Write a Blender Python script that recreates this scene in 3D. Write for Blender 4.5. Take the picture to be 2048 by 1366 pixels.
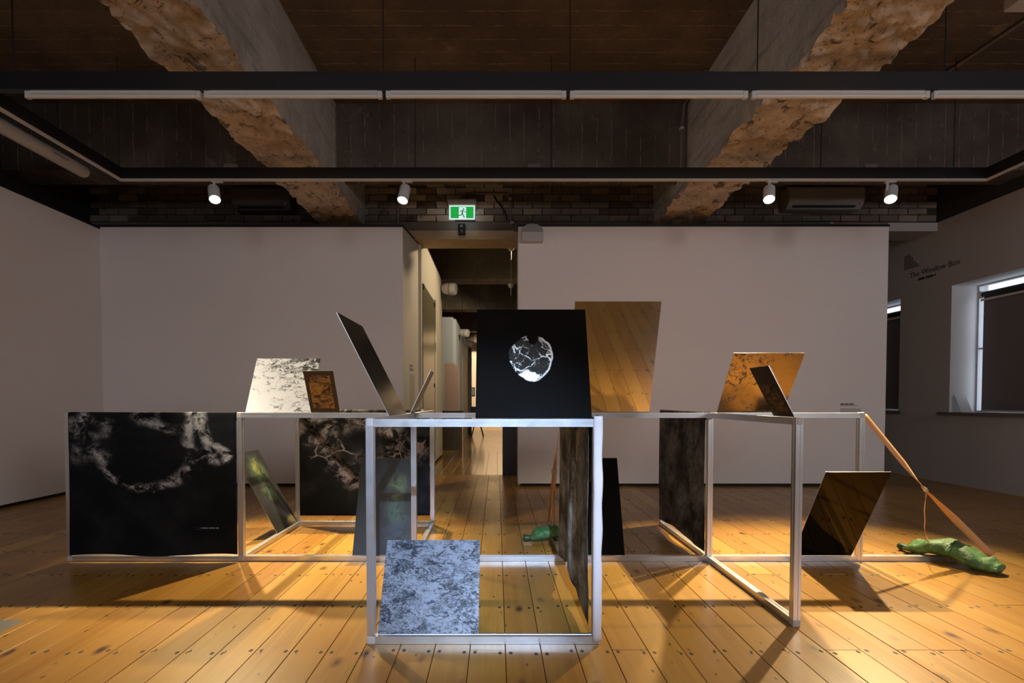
import bpy, bmesh, math, random
from mathutils import Vector, Matrix, noise
random.seed(7)
for o in list(bpy.data.objects): bpy.data.objects.remove(o)
S = bpy.context.scene
COL = S.collection

# ------------------------------------------------------------------ camera, world, daylight, exposure
F = 967.0; CX = 994.0; TH = math.radians(1.4); CH = 1.009; CY = 802 + F*math.tan(TH)
cam = bpy.data.objects.new('camera', bpy.data.cameras.new('camera')); COL.objects.link(cam)
cam.location = (0, 0, CH); cam.rotation_euler = (math.pi/2 - TH, 0, 0)
cam.data.sensor_width = 36; cam.data.lens = F/2048*36
cam.data.shift_x = (1024-CX)/2048; cam.data.shift_y = (CY-683)/2048
cam.data.clip_start = 0.02; cam.data.clip_end = 100
S.camera = cam
S.view_settings.view_transform = 'Standard'; S.view_settings.look = 'None'
S.view_settings.exposure = 0.0; S.view_settings.gamma = 1.0; S.view_settings.use_curve_mapping = False
W = bpy.data.worlds.new('world'); S.world = W; W.use_nodes = True
W.node_tree.nodes['Background'].inputs[0].default_value = (0.72, 0.85, 1.0, 1)
W.node_tree.nodes['Background'].inputs[1].default_value = 2.2
REAR_WINDOWS = [(-3.2, 1.5), (-0.75, 1.5), (4.65, 1.5)]           # centre x, width: windows behind the camera
DAY = [5, 52, 104]
for (wx, ww), e in zip(REAR_WINDOWS, DAY):
    l = bpy.data.lights.new('window_daylight', 'AREA'); l.shape = 'RECTANGLE'; l.size = ww; l.size_y = 1.2
    l.energy = e; l.color = (0.96, 0.95, 1.0)
    lo = bpy.data.objects.new('window_daylight', l); COL.objects.link(lo)
    lo.location = (wx, -3.33, 2.65); lo.rotation_euler = (math.pi/2, 0, 0)
WARM = (1.0, 0.80, 0.46); COOL = (0.50, 0.70, 1.0)

# ------------------------------------------------------------------ picture pixel -> place on a known plane
def ray(u, v):
    a = (u-CX)/F; b = -(v-CY)/F; c, s = math.cos(TH), math.sin(TH)
    return Vector((a, c+b*s, -s+b*c))
def onz(u, v, z=0.0):
    d = ray(u, v); t = (z-CH)/d.z; return Vector((d.x*t, d.y*t, z))
def ony(u, v, y):
    d = ray(u, v); t = y/d.y; return Vector((d.x*t, y, CH+d.z*t))
def onx(u, v, x):
    d = ray(u, v); t = x/d.x; return Vector((x, d.y*t, CH+d.z*t))

# ------------------------------------------------------------------ node helpers
class M:
    def __init__(s, name, rough=0.5, metal=0.0, color=(0.5, 0.5, 0.5), spec=0.5):
        s.m = bpy.data.materials.new(name); s.m.use_nodes = True; s.t = s.m.node_tree
        s.b = s.t.nodes['Principled BSDF']
        s.b.inputs['Roughness'].default_value = rough; s.b.inputs['Metallic'].default_value = metal
        s.b.inputs['Base Color'].default_value = (*color, 1)
        s.b.inputs['Specular IOR Level'].default_value = spec
    def n(s, typ, **kw):
        nd = s.t.nodes.new(typ)
        for k, v in kw.items(): setattr(nd, k, v)
        return nd
    def put(s, sock, v):
        if isinstance(v, bpy.types.NodeSocket): s.t.links.new(v, sock)
        elif isinstance(v, (tuple, list)) and len(v) == 3 and sock.type == 'RGBA': sock.default_value = (*v, 1)
        else: sock.default_value = v
    def coord(s, kind='Object'): return s.n('ShaderNodeTexCoord').outputs[kind]
    def pos(s): return s.n('ShaderNodeNewGeometry').outputs['Position']
    def rnd(s): return s.n('ShaderNodeObjectInfo').outputs['Random']
    def xyz(s, v):
        nd = s.n('ShaderNodeSeparateXYZ'); s.put(nd.inputs[0], v); return nd.outputs
    def vec(s, x, y, z):
        nd = s.n('ShaderNodeCombineXYZ')
        for i, q in enumerate((x, y, z)): s.put(nd.inputs[i], q)
        return nd.outputs[0]
    def map(s, v, scale=(1, 1, 1), loc=(0, 0, 0), rot=(0, 0, 0)):
        nd = s.n('ShaderNodeMapping'); s.put(nd.inputs[0], v)
        nd.inputs['Scale'].default_value = scale; nd.inputs['Location'].default_value = loc; nd.inputs['Rotation'].default_value = rot
        return nd.outputs[0]
    def noise(s, v, scale=5, detail=6, rough=0.6, dist=0.0, w=None):
        nd = s.n('ShaderNodeTexNoise', noise_dimensions='4D' if w is not None else '3D')
        s.put(nd.inputs['Vector'], v); nd.inputs['Scale'].default_value = scale; nd.inputs['Detail'].default_value = detail
        nd.inputs['Roughness'].default_value = rough; nd.inputs['Distortion'].default_value = dist
        if w is not None: s.put(nd.inputs['W'], w)
        return nd.outputs['Fac']
    def ncol(s, v, scale=5, detail=4):
        nd = s.n('ShaderNodeTexNoise'); s.put(nd.inputs['Vector'], v); nd.inputs['Scale'].default_value = scale
        nd.inputs['Detail'].default_value = detail; return nd.outputs['Color']
    def voro(s, v, scale=5, feature='F1', w=None, out='Distance', rand=1.0):
        nd = s.n('ShaderNodeTexVoronoi', feature=feature, voronoi_dimensions='4D' if w is not None else '3D')
        s.put(nd.inputs['Vector'], v); nd.inputs['Scale'].default_value = scale; nd.inputs['Randomness'].default_value = rand
        if w is not None: s.put(nd.inputs['W'], w)
        return nd.outputs[out]
    def op(s, o, a, b=0.0, c=0.0):
        nd = s.n('ShaderNodeMath', operation=o); s.put(nd.inputs[0], a); s.put(nd.inputs[1], b); s.put(nd.inputs[2], c); return nd.outputs[0]
    def step(s, v, lo, hi):
        nd = s.n('ShaderNodeMapRange', interpolation_type='SMOOTHSTEP'); s.put(nd.inputs[0], v)
        nd.inputs[1].default_value = lo; nd.inputs[2].default_value = hi; return nd.outputs[0]
    def mix(s, f, a, b, blend='MIX'):
        nd = s.n('ShaderNodeMix', data_type='RGBA', blend_type=blend)
        s.put(nd.inputs[0], f); s.put(nd.inputs[6], a); s.put(nd.inputs[7], b); return nd.outputs[2]
    def vadd(s, a, b, k=1.0):
        nd = s.n('ShaderNodeVectorMath', operation='MULTIPLY_ADD'); s.put(nd.inputs[0], b); nd.inputs[1].default_value = (k, k, k)
        s.put(nd.inputs[2], a); return nd.outputs[0]
    def bump(s, h, strength=0.3, dist=0.01):
        nd = s.n('ShaderNodeBump'); s.put(nd.inputs['Height'], h); nd.inputs['Strength'].default_value = strength
        nd.inputs['Distance'].default_value = dist; s.t.links.new(nd.outputs[0], s.b.inputs['Normal'])
    def color(s, c): s.put(s.b.inputs['Base Color'], c)
    def rough(s, c): s.put(s.b.inputs['Roughness'], c)

def plain(name, color, rough=0.5, metal=0.0, var=0.08, spec=0.5, scale=18):
    m = M(name, rough, metal, color, spec)
    f = m.noise(m.coord(), scale, 4)
    m.color(m.mix(f, tuple(c*(1-var) for c in color), tuple(min(1, c*(1+var)) for c in color)))
    return m.m

def mat_emit(name, color, strength):
    m = M(name, 0.5); m.b.inputs['Emission Color'].default_value = (*color, 1); m.b.inputs['Emission Strength'].default_value = strength
    m.b.inputs['Base Color'].default_value = (*color, 1); return m.m

def mat_wall(name, color, rough=0.7):
    m = M(name, rough); p = m.pos()
    m.color(m.mix(m.noise(p, 0.8, 3), tuple(c*0.94 for c in color), color))
    m.bump(m.noise(p, 160, 3), 0.06, 0.002); return m.m

def mat_floor(name='floor_pine', bw=0.144, x0=-5.15, base=(0.40, 0.210, 0.040), dark=(0.29, 0.132, 0.022), rough=(0.24, 0.42), nails=True):
    m = M(name, 0.3); p = m.pos(); r = m.rnd(); x, y, z = m.xyz(p)[0:3]
    w = m.op('MULTIPLY', r, 37.0)
    g = m.noise(m.map(p, (22, 0.9, 1)), 1.6, 6, 0.6, 0.6, w=w)
    ring = m.noise(m.map(p, (7, 0.35, 1)), 1.0, 3, 0.5, 1.5, w=w)
    c = m.mix(m.step(g, 0.3, 0.72), base, dark)
    lines = m.op('FRACT', m.op('MULTIPLY', ring, 9.0))
    c = m.mix(m.op('MULTIPLY', m.step(lines, 0.75, 1.0), 0.28), c, (0.17, 0.060, 0.012))
    c = m.mix(m.op('MULTIPLY', m.rnd(), 0.55), c, (0.56, 0.335, 0.075))
    c = m.mix(m.op('MULTIPLY', m.op('FRACT', m.op('MULTIPLY', r, 7.31)), 0.5), c, (0.27, 0.105, 0.018))
    big = m.noise(p, 0.7, 3)
    c = m.mix(m.op('MULTIPLY', m.step(big, 0.5, 0.75), 0.3), c, (0.24, 0.10, 0.022))
    xo = m.xyz(m.vadd(p, m.ncol(p, 11, 3), 0.025)); rz = m.op('MULTIPLY', r, 91.0)
    kd = m.voro(m.vec(m.op('MULTIPLY', xo[0], 6.2), m.op('MULTIPLY_ADD', xo[1], 3.3, rz), rz), 1.0)
    c = m.mix(m.op('MULTIPLY', m.step(kd, 0.18, 0.07), 0.8), c, (0.12, 0.045, 0.014))
    c = m.mix(m.op('MULTIPLY', m.step(kd, 0.09, 0.05), 0.93), c, (0.045, 0.02, 0.012))
    sd = m.voro(m.vec(m.op('MULTIPLY', xo[0], 15.0), m.op('MULTIPLY_ADD', xo[1], 8.0, rz), rz), 1.0)
    c = m.mix(m.op('MULTIPLY', m.step(sd, 0.11, 0.06), 0.85), c, (0.06, 0.026, 0.014))
    if nails:
        fx = m.op('FRACT', m.op('DIVIDE', m.op('SUBTRACT', x, x0), bw))
        dx = m.op('MULTIPLY', m.op('SUBTRACT', m.op('ABSOLUTE', m.op('SUBTRACT', fx, 0.5)), 0.35), bw)
        jy = m.op('MULTIPLY', m.op('FRACT', m.op('MULTIPLY', m.op('ADD', m.op('FLOOR', m.op('DIVIDE', x, 0.073)), 80.5), 0.618)), 0.03)
        fy = m.op('FRACT', m.op('DIVIDE', m.op('ADD', y, jy), 0.43))
        dy = m.op('MULTIPLY', m.op('SUBTRACT', fy, 0.5), 0.43)
        d = m.op('SQRT', m.op('ADD', m.op('MULTIPLY', dx, dx), m.op('MULTIPLY', m.op('MULTIPLY', dy, dy), 0.45)))
        nl = m.step(d, 0.0090, 0.0060)
        c = m.mix(m.op('MULTIPLY', nl, 0.93), c, (0.012, 0.008, 0.006))
    m.color(c)
    rr = m.n('ShaderNodeMapRange'); m.put(rr.inputs[0], m.noise(m.map(p, (2, 0.6, 1)), 2.5, 5)); rr.inputs[3].default_value = rough[0]; rr.inputs[4].default_value = rough[1]
    m.rough(m.op('ADD', rr.outputs[0], m.op('MULTIPLY', nl, 0.45)) if nails else rr.outputs[0])
    m.b.inputs['Coat Weight'].default_value = 0.12; m.b.inputs['Coat Roughness'].default_value = 0.16
    m.bump(m.op('ADD', m.op('MULTIPLY', g, 0.35), m.noise(m.map(p, (1, 0.5, 1)), 7, 2, w=w)), 0.12, 0.004)
    return m.m

def mat_slab(name, axis, base=(0.145, 0.098, 0.062), pitch=0.15):
    """board-marked old concrete: formwork lines run across `axis`"""
    m = M(name, 0.85); p = m.pos(); o = m.xyz(p); q = o[axis]
    wob = m.op('MULTIPLY', m.noise(p, 6, 3), 0.03)
    f = m.op('ABSOLUTE', m.op('SUBTRACT', m.op('FRACT', m.op('DIVIDE', m.op('ADD', q, wob), pitch)), 0.5))
    brd = m.n('ShaderNodeTexWhiteNoise', noise_dimensions='1D'); m.put(brd.inputs['W'], m.op('FLOOR', m.op('DIVIDE', m.op('ADD', q, wob), pitch)))
    big = m.noise(p, 1.3, 6, 0.65)
    c = m.mix(m.step(big, 0.35, 0.7), tuple(k*0.62 for k in base), tuple(k*1.35 for k in base))
    c = m.mix(m.op('MULTIPLY', brd.outputs['Value'], 0.4), c, tuple(k*0.55 for k in base))
    ridge = m.op('MULTIPLY', m.step(f, 0.45, 0.49), m.step(m.noise(p, 9, 5, 0.7), 0.42, 0.56))
    c = m.mix(m.op('MULTIPLY', ridge, 0.75), c, (0.42, 0.30, 0.18))
    c = m.mix(m.op('MULTIPLY', m.step(m.noise(p, 3.1, 7, 0.7), 0.60, 0.70), 0.55), c, (0.30, 0.21, 0.14))
    c = m.mix(m.op('MULTIPLY', m.step(m.noise(p, 17, 5, 0.7), 0.62, 0.72), 0.8), c, (0.012, 0.009, 0.007))
    m.color(c)
    m.bump(m.op('ADD', m.op('MULTIPLY', ridge, 1.5), m.op('ADD', m.noise(p, 14, 8, 0.7), m.op('MULTIPLY', brd.outputs['Value'], 0.6))), 0.7, 0.02)
    return m.m

def mat_beam(name):
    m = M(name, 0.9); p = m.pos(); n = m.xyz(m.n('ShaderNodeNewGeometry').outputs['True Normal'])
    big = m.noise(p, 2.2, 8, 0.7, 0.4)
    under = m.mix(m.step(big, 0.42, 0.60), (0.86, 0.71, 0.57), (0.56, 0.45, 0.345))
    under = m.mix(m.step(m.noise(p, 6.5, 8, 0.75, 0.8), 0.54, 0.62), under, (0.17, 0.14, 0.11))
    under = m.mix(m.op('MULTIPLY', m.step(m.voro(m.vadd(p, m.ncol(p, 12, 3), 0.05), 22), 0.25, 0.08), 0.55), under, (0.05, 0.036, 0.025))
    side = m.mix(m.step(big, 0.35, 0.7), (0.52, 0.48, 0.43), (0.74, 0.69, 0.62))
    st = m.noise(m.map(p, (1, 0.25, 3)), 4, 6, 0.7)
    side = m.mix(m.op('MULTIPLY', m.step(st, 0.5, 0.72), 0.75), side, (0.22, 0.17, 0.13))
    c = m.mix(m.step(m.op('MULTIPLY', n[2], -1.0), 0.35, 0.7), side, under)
    m.color(c)
    m.bump(m.op('ADD', m.noise(p, 30, 8, 0.75), m.op('MULTIPLY', m.noise(p, 9, 6, 0.7), 1.5)), 0.8, 0.02)
    return m.m

def mat_brick():
    m = M('old_brick', 0.9); p = m.pos(); r = m.rnd()
    c = m.mix(r, (0.10, 0.078, 0.062), (0.24, 0.18, 0.14))
    pale = m.step(m.noise(p, 0.55, 3), 0.44, 0.60)
    x = m.xyz(p)[0]
    near = m.step(m.op('ABSOLUTE', m.op('ADD', x, 0.6)), 1.1, 0.35)          # old whitewash left around the middle opening
    k = m.op('MULTIPLY', m.op('MAXIMUM', m.op('MULTIPLY', pale, 0.35), near), m.step(m.op('FRACT', m.op('MULTIPLY', r, 5.7)), 0.15, 0.6))
    c = m.mix(m.op('MULTIPLY', k, 0.9), c, (0.66, 0.56, 0.43))
    c = m.mix(m.op('MULTIPLY', m.step(m.noise(p, 8, 6, 0.7), 0.56, 0.7), 0.7), c, (0.035, 0.028, 0.023))
    m.color(c); m.bump(m.noise(p, 45, 6), 0.5, 0.008); return m.m

def mat_alu(name='brushed_aluminium', color=(0.70, 0.70, 0.71), rough=0.33):
    m = M(name, rough, 0.9, color); p = m.coord()
    r = m.n('ShaderNodeMapRange'); m.put(r.inputs[0], m.noise(p, 25, 4)); r.inputs[3].default_value = rough-0.07; r.inputs[4].default_value = rough+0.09
    m.rough(r.outputs[0]); m.color(m.mix(m.noise(p, 9, 5), tuple(c*0.9 for c in color), color)); return m.m

def mat_rock(name, light, dark, metal, rough, scale, lo, hi, stretch=(1, 1, 1), rot=0.0, bias=None, dist=1.2):
    """speckled rock-face print on sheet metal; plate plane is local x/z"""
    m = M(name, rough, metal); o = m.map(m.coord(), stretch, rot=(0, rot, 0))
    w = m.vadd(o, m.ncol(o, scale*0.5, 4), 0.16)
    a = m.noise(w, scale, 12, 0.74, dist); b = m.noise(w, scale*0.33, 5, 0.6, 0.8)
    f = m.op('ADD', m.op('MULTIPLY', a, 0.62), m.op('MULTIPLY', b, 0.38))
    if bias:
        X = m.xyz(m.coord()); f = m.op('ADD', f, m.op('ADD', m.op('MULTIPLY', X[0], bias[0]), m.op('MULTIPLY_ADD', X[2], bias[1], bias[2])))
    k = m.step(f, lo, hi)
    m.color(m.mix(k, light, dark))
    m.put(m.b.inputs['Metallic'], m.op('MULTIPLY', m.op('SUBTRACT', 1.0, m.op('MULTIPLY', k, 0.6)), metal))
    return m.m

def mat_cloth(name, spec, wisps=(0.34, 0.31, 0.30), seed=0.0, veil=0.03, cracks=0.0, base=(0.005, 0.006, 0.007)):
    """dark photographic print on fabric; spec = list of soft arcs (cx, cz, rx, rz, width, gain) in cloth UV"""
    m = M(name, 0.75, 0.0, base, 0.12); uv = m.coord('UV'); o = m.map(uv, loc=(seed, seed*0.7, seed*1.3))
    wv = m.vadd(uv, m.ncol(o, 3.2, 6), 0.22); s = m.xyz(wv); tot = None
    for cx, cz, rx, rz, wd, g in spec:
        dx = m.op('DIVIDE', m.op('SUBTRACT', s[0], cx+0.11), rx); dz = m.op('DIVIDE', m.op('SUBTRACT', s[1], cz+0.11), rz)
        d = m.op('SQRT', m.op('ADD', m.op('MULTIPLY', dx, dx), m.op('MULTIPLY', dz, dz)))
        k = m.op('MULTIPLY', m.step(m.op('ABSOLUTE', m.op('SUBTRACT', d, 1.0)), wd, 0.0), g)
        tot = k if tot is None else m.op('MAXIMUM', tot, k)
    n1 = m.step(m.noise(o, 8, 10, 0.7, 0.5), 0.44, 0.56); n2 = m.noise(o, 16, 9, 0.75, 0.8)
    k = m.op('MULTIPLY', tot, m.op('MULTIPLY', n1, m.op('MULTIPLY_ADD', m.step(n2, 0.4, 0.62), 0.75, 0.25)))
    if cracks:
        e = m.voro(m.vadd(o, m.ncol(o, 7, 4), 0.09), 4.5, 'DISTANCE_TO_EDGE')
        k = m.op('MAXIMUM', k, m.op('MULTIPLY', m.op('MULTIPLY', m.step(e, 0.035, 0.0), cracks), m.op('MULTIPLY', m.step(m.noise(o, 3, 4), 0.45, 0.6), m.step(m.xyz(uv)[1], 0.42, 0.62))))
    c = m.mix(k, base, wisps)
    c = m.mix(m.op('MULTIPLY', m.step(m.noise(o, 3.5, 6), 0.4, 0.8), veil), c, (0.6, 0.62, 0.62))
    m.color(c)
    m.bump(m.noise(m.map(uv, (260, 260, 1)), 1, 2), 0.08, 0.001); return m.m

# ------------------------------------------------------------------ object helpers
WL = {}
def finish(name, bm, mat, parent=None, smooth=False, label=None, cat=None, group=None, kind=None, origin=None, edge=None):
    me = bpy.data.meshes.new(name)
    bmesh.ops.recalc_face_normals(bm, faces=bm.faces)
    vs = [v.co for v in bm.verts]
    if origin is None:
        lo = Vector([min(v[i] for v in vs) for i in range(3)]); hi = Vector([max(v[i] for v in vs) for i in range(3)])
        origin = Vector(((lo.x+hi.x)/2, (lo.y+hi.y)/2, lo.z))
    bmesh.ops.translate(bm, verts=bm.verts, vec=-Vector(origin))
    bm.to_mesh(me); bm.free()
    for x in (mat if isinstance(mat, (list, tuple)) else [mat]): me.materials.append(x)
    if smooth:
        for p in me.polygons: p.use_smooth = True
        if edge: me.set_sharp_from_angle(angle=math.radians(edge))
    o = bpy.data.objects.new(name, me); COL.objects.link(o)
    link(o, Vector(origin), parent); tag(o, label, cat, group, kind); return o
def link(o, loc, parent):
    WL[o.name] = loc
    if parent: o.parent = parent; o.location = loc - WL[parent.name]
    else: o.location = loc
def tag(o, label=None, cat=None, group=None, kind=None):
    if label: o['label'] = label
    if cat: o['category'] = cat
    if group: o['group'] = group
    if kind: o['kind'] = kind
    return o
def thing(name, loc, label, cat, group=None, kind=None):
    o = bpy.data.objects.new(name, None); COL.objects.link(o); o.empty_display_size = 0.05
    link(o, Vector(loc), None); return tag(o, label, cat, group, kind)
def bx(bm, x0, x1, y0, y1, z0, z1, bevel=0.0, mi=0):
    g = bmesh.ops.create_cube(bm, size=1.0)
    M4 = Matrix.Translation(((x0+x1)/2, (y0+y1)/2, (z0+z1)/2)) @ Matrix.Diagonal((abs(x1-x0), abs(y1-y0), abs(z1-z0), 1))
    bmesh.ops.transform(bm, matrix=M4, verts=g['verts'])
    fs = list({f for v in g['verts'] for f in v.link_faces})
    for f in fs: f.material_index = mi
    if bevel: bmesh.ops.bevel(bm, geom=list({e for v in g['verts'] for e in v.link_edges}), offset=bevel, segments=2, affect='EDGES', profile=0.5)
    return bm
def box(name, x0, x1, y0, y1, z0, z1, mat, parent=None, bevel=0.0, **k):
    return finish(name, bx(bmesh.new(), x0, x1, y0, y1, z0, z1, bevel), mat, parent, **k)
def tube(bm, path, r, seg=8, cap=True):
    path = [Vector(p) for p in path]; rings = []; n = len(path)
    rs = r if isinstance(r, (list, tuple)) else [r]*n
    up = None
    for i, p in enumerate(path):
        d = (path[min(i+1, n-1)]-path[max(i-1, 0)]).normalized()
        if up is None: up = Vector((0, 0, 1)) if abs(d.z) < 0.9 else Vector((1, 0, 0))
        a = d.cross(up).normalized(); b = a.cross(d).normalized(); up = b
        rings.append([bm.verts.new(p + (a*math.cos(2*math.pi*j/seg) + b*math.sin(2*math.pi*j/seg))*rs[i]) for j in range(seg)])
    for i in range(n-1):
        for j in range(seg): bm.faces.new((rings[i][j], rings[i][(j+1) % seg], rings[i+1][(j+1) % seg], rings[i+1][j]))
    if cap: bm.faces.new(rings[0]); bm.faces.new(rings[-1])
    return bm
def rounded_path(pts, r=0.05, k=4):
    pts = [Vector(p) for p in pts]; out = [pts[0]]
    for a, b, c in zip(pts, pts[1:], pts[2:]):
        p = b+(a-b).normalized()*min(r, (a-b).length*0.45); q = b+(c-b).normalized()*min(r, (c-b).length*0.45)
        for i in range(k+1):
            t = i/k; out.append(p*(1-t)**2 + b*2*t*(1-t) + q*t*t)
    out.append(pts[-1]); return out
def frame_matrix(o, x, y, z):
    m = Matrix.Identity(4)
    for i, v in enumerate((x, y, z)):
        for j in range(3): m[j][i] = v[j]
    m.translation = o; return m

# ------------------------------------------------------------------ shared materials
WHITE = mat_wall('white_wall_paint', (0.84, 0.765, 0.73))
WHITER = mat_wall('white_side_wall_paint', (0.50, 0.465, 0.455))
BLACK = plain('black_paint', (0.012, 0.012, 0.013), 0.45)
SHADOWGAP = plain('black_recess_board', (0.01, 0.009, 0.008), 0.8)
PINE = mat_floor()
SLAB = mat_slab('board_marked_slab', 1)
SLABV = mat_slab('board_marked_beam_face', 0, (0.105, 0.083, 0.064))
BEAM = mat_beam('eroded_concrete')
BRICK = mat_brick()
MORTAR = plain('dark_mortar', (0.045, 0.036, 0.030), 0.95, var=0.3)
DARKWALL = plain('sooty_wall', (0.035, 0.029, 0.026), 0.95, var=0.35, scale=3)
ALU = mat_alu()
ALUE = plain('plate_edge_metal', (0.75, 0.74, 0.72), 0.3, 0.9)
PLASTIC = plain('pale_plastic', (0.50, 0.46, 0.43), 0.45)
WHITEP = plain('white_fitting_plastic', (0.62, 0.60, 0.58), 0.4, var=0.03)
GREYP = plain('grey_fitting_plastic', (0.30, 0.28, 0.27), 0.45)
TRACKW = plain('white_track_enamel', (0.66, 0.60, 0.54), 0.4, var=0.03)
CONDUIT = plain('painted_conduit', (0.20, 0.16, 0.13), 0.6, var=0.3)
GREYCON = mat_slab('grey_lintel_concrete', 2, (0.24, 0.205, 0.175), 0.6)
TIMBER = plain('lintel_timber', (0.46, 0.33, 0.19), 0.7, var=0.25, scale=7)
LENS = mat_emit('lit_lamp_lens', (1.0, 0.88, 0.66), 14.0)
INK = plain('black_wall_lettering', (0.03, 0.03, 0.032), 0.6)
GREYINK = plain('grey_wall_lettering', (0.26, 0.24, 0.235), 0.7)

# ------------------------------------------------------------------ room shell
XL, XR, YB, YBACK, YFAR, ZS = -5.15, 5.564, -3.2, 6.17, 18.6, 4.08
XW = -4.63; YP = 5.685; ZP = 3.035
BW = 0.144; Y0P = -1.5; YT = 6.58
fl = thing('floor', (0, 0, -0.03), None, None, kind='structure')
SUB = plain('dark_gap_under_boards', (0.02, 0.012, 0.006), 0.9)
box('subfloor', XL-0.3, XR+0.6, Y0P, YFAR, -0.06, -0.022, SUB, fl)
box('floor_boards_behind', XL-0.3, XR+0.6, YB-0.3, Y0P, -0.06, 0.0, PINE, fl)
plank_cache = {}
def plank(x0, w, y0, y1, mat, dz=0.0):
    key = (round(w, 3), round(y1-y0, 2), mat.name); g = 0.0014
    loc = Vector((x0+w/2, (y0+y1)/2, -0.02+dz))
    if key not in plank_cache:
        L = y1-y0; bm = bmesh.new(); a, b = w/2-g, L/2-g*0.7; c = 0.0012
        lo = [bm.verts.new(v) for v in ((-a, -b, 0), (a, -b, 0), (a, b, 0), (-a, b, 0))]
        mi = [bm.verts.new(v) for v in ((-a, -b, 0.02-c), (a, -b, 0.02-c), (a, b, 0.02-c), (-a, b, 0.02-c))]
        hi = [bm.verts.new(v) for v in ((-a+c, -b+c, 0.02), (a-c, -b+c, 0.02), (a-c, b-c, 0.02), (-a+c, b-c, 0.02))]
        bm.faces.new(hi)
        for A, B in ((lo, mi), (mi, hi)):
            for i in range(4): bm.faces.new((A[i], A[(i+1) % 4], B[(i+1) % 4], B[i]))
        me = bpy.data.meshes.new('plank'); bmesh.ops.recalc_face_normals(bm, faces=bm.faces); bm.to_mesh(me); bm.free(); me.materials.append(mat)
        plank_cache[key] = me
    o = bpy.data.objects.new('plank', plank_cache[key]); COL.objects.link(o); link(o, loc, fl); return o
ncol = int(math.ceil((XR-XL)/BW)); JOIST = 0.43
for i in range(ncol):
    y = Y0P; cuts = [Y0P]
    y += random.choice(range(3, 13))*JOIST - (Y0P % JOIST) + JOIST*0.5
    while y < YT-0.8:
        cuts.append(y); y += random.choice([9, 10, 11, 12, 13])*JOIST
    cuts.append(YT)
    for a, b in zip(cuts, cuts[1:]): plank(XL+i*BW, BW, a, b, PINE, random.uniform(-0.0007, 0.0005))
DARKPINE = mat_floor('polished_passage_boards', 0.157, -2.0, (0.25, 0.15, 0.065), (0.15, 0.08, 0.03), (0.10, 0.20), nails=False)
for i in range(16):
    y = YT+0.004
    while y < 9.8:
        y1 = min(y+random.choice([0.55, 0.7, 0.9, 1.2]), 9.8)
        if y1 > 9.4: y1 = 9.8
        plank(-1.25+i*0.157, 0.157, y, y1, DARKPINE, -0.001); y = y1
box('passage_floor', XL-0.3, XR+0.6, 9.8, YFAR, -0.03, -0.001, DARKPINE, fl)
for a, b in ((XL-0.3, -1.25), (-1.25+16*0.157, XR+0.6)): box('passage_floor', a, b, YT+0.004, 9.8, -0.03, -0.001, DARKPINE, fl)
box('ceiling', XL-0.4, XR+0.7, YB-0.4, YFAR+0.3, ZS, ZS+0.15, SLAB, kind='structure')

# walls
box('wall_outer_left', XL-0.2, XL, YB-0.2, YFAR, -0.06, ZS, DARKWALL, kind='structure')
def partition(name, x0, x1, y0, y1, z1, mat, cap=0.03):
    t = thing(name, ((x0+x1)/2, (y0+y1)/2, 0), None, None, kind='structure')
    box('panel', x0, x1, y0, y1, 0.035, z1, mat, t)
    box('recessed_base', x0+0.03, x1-0.03, y0+0.035, y1-0.03, -0.015, 0.036, SHADOWGAP, t)
    box('top_cap', x0-0.006, x1+0.006, y0-0.006, y1, z1, z1+cap, BLACK, t); return t
partition('wall_left', XW-0.12, XW, YB, YP, 3.01, WHITE)
tw = partition('wall_back_left', XW-0.12, -1.10, YP, YP+0.13, ZP, WHITE, 0.025)
PASSW = mat_wall('cream_passage_paint', (0.62, 0.55, 0.43))
bm = bmesh.new()                                                   # splayed return into the passage
pts = [(-1.10, YP+0.13), (-1.10, YP+0.001), (-1.02, 6.30), (-1.14, 6.30)]
a = [bm.verts.new((x, y, 0.03)) for x, y in pts]; b = [bm.verts.new((x, y, ZP)) for x, y in pts]
bm.faces.new(a); bm.faces.new(b)
for i in range(4): bm.faces.new((a[i], a[(i+1) % 4], b[(i+1) % 4], b[i]))
finish('return_panel', bm, PASSW, tw)
bm = bmesh.new(); a = [bm.verts.new((x+(0.006 if i in (1, 2) else 0), y, ZP)) for i, (x, y) in enumerate(pts)]; b = [bm.verts.new((v.co.x, v.co.y, ZP+0.025)) for v in a]
bm.faces.new(a); bm.faces.new(b)
for i in range(4): bm.faces.new((a[i], a[(i+1) % 4], b[(i+1) % 4], b[i]))
finish('return_cap', bm, BLACK, tw)
partition('wall_back_right', 0.25, 4.567, YP, YP+0.13, 3.04, WHITE, 0.025)
box('trim_1', 0.252, 0.30, YP+0.131, 6.10, 0.0, 3.0, PASSW, kind='structure')
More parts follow.
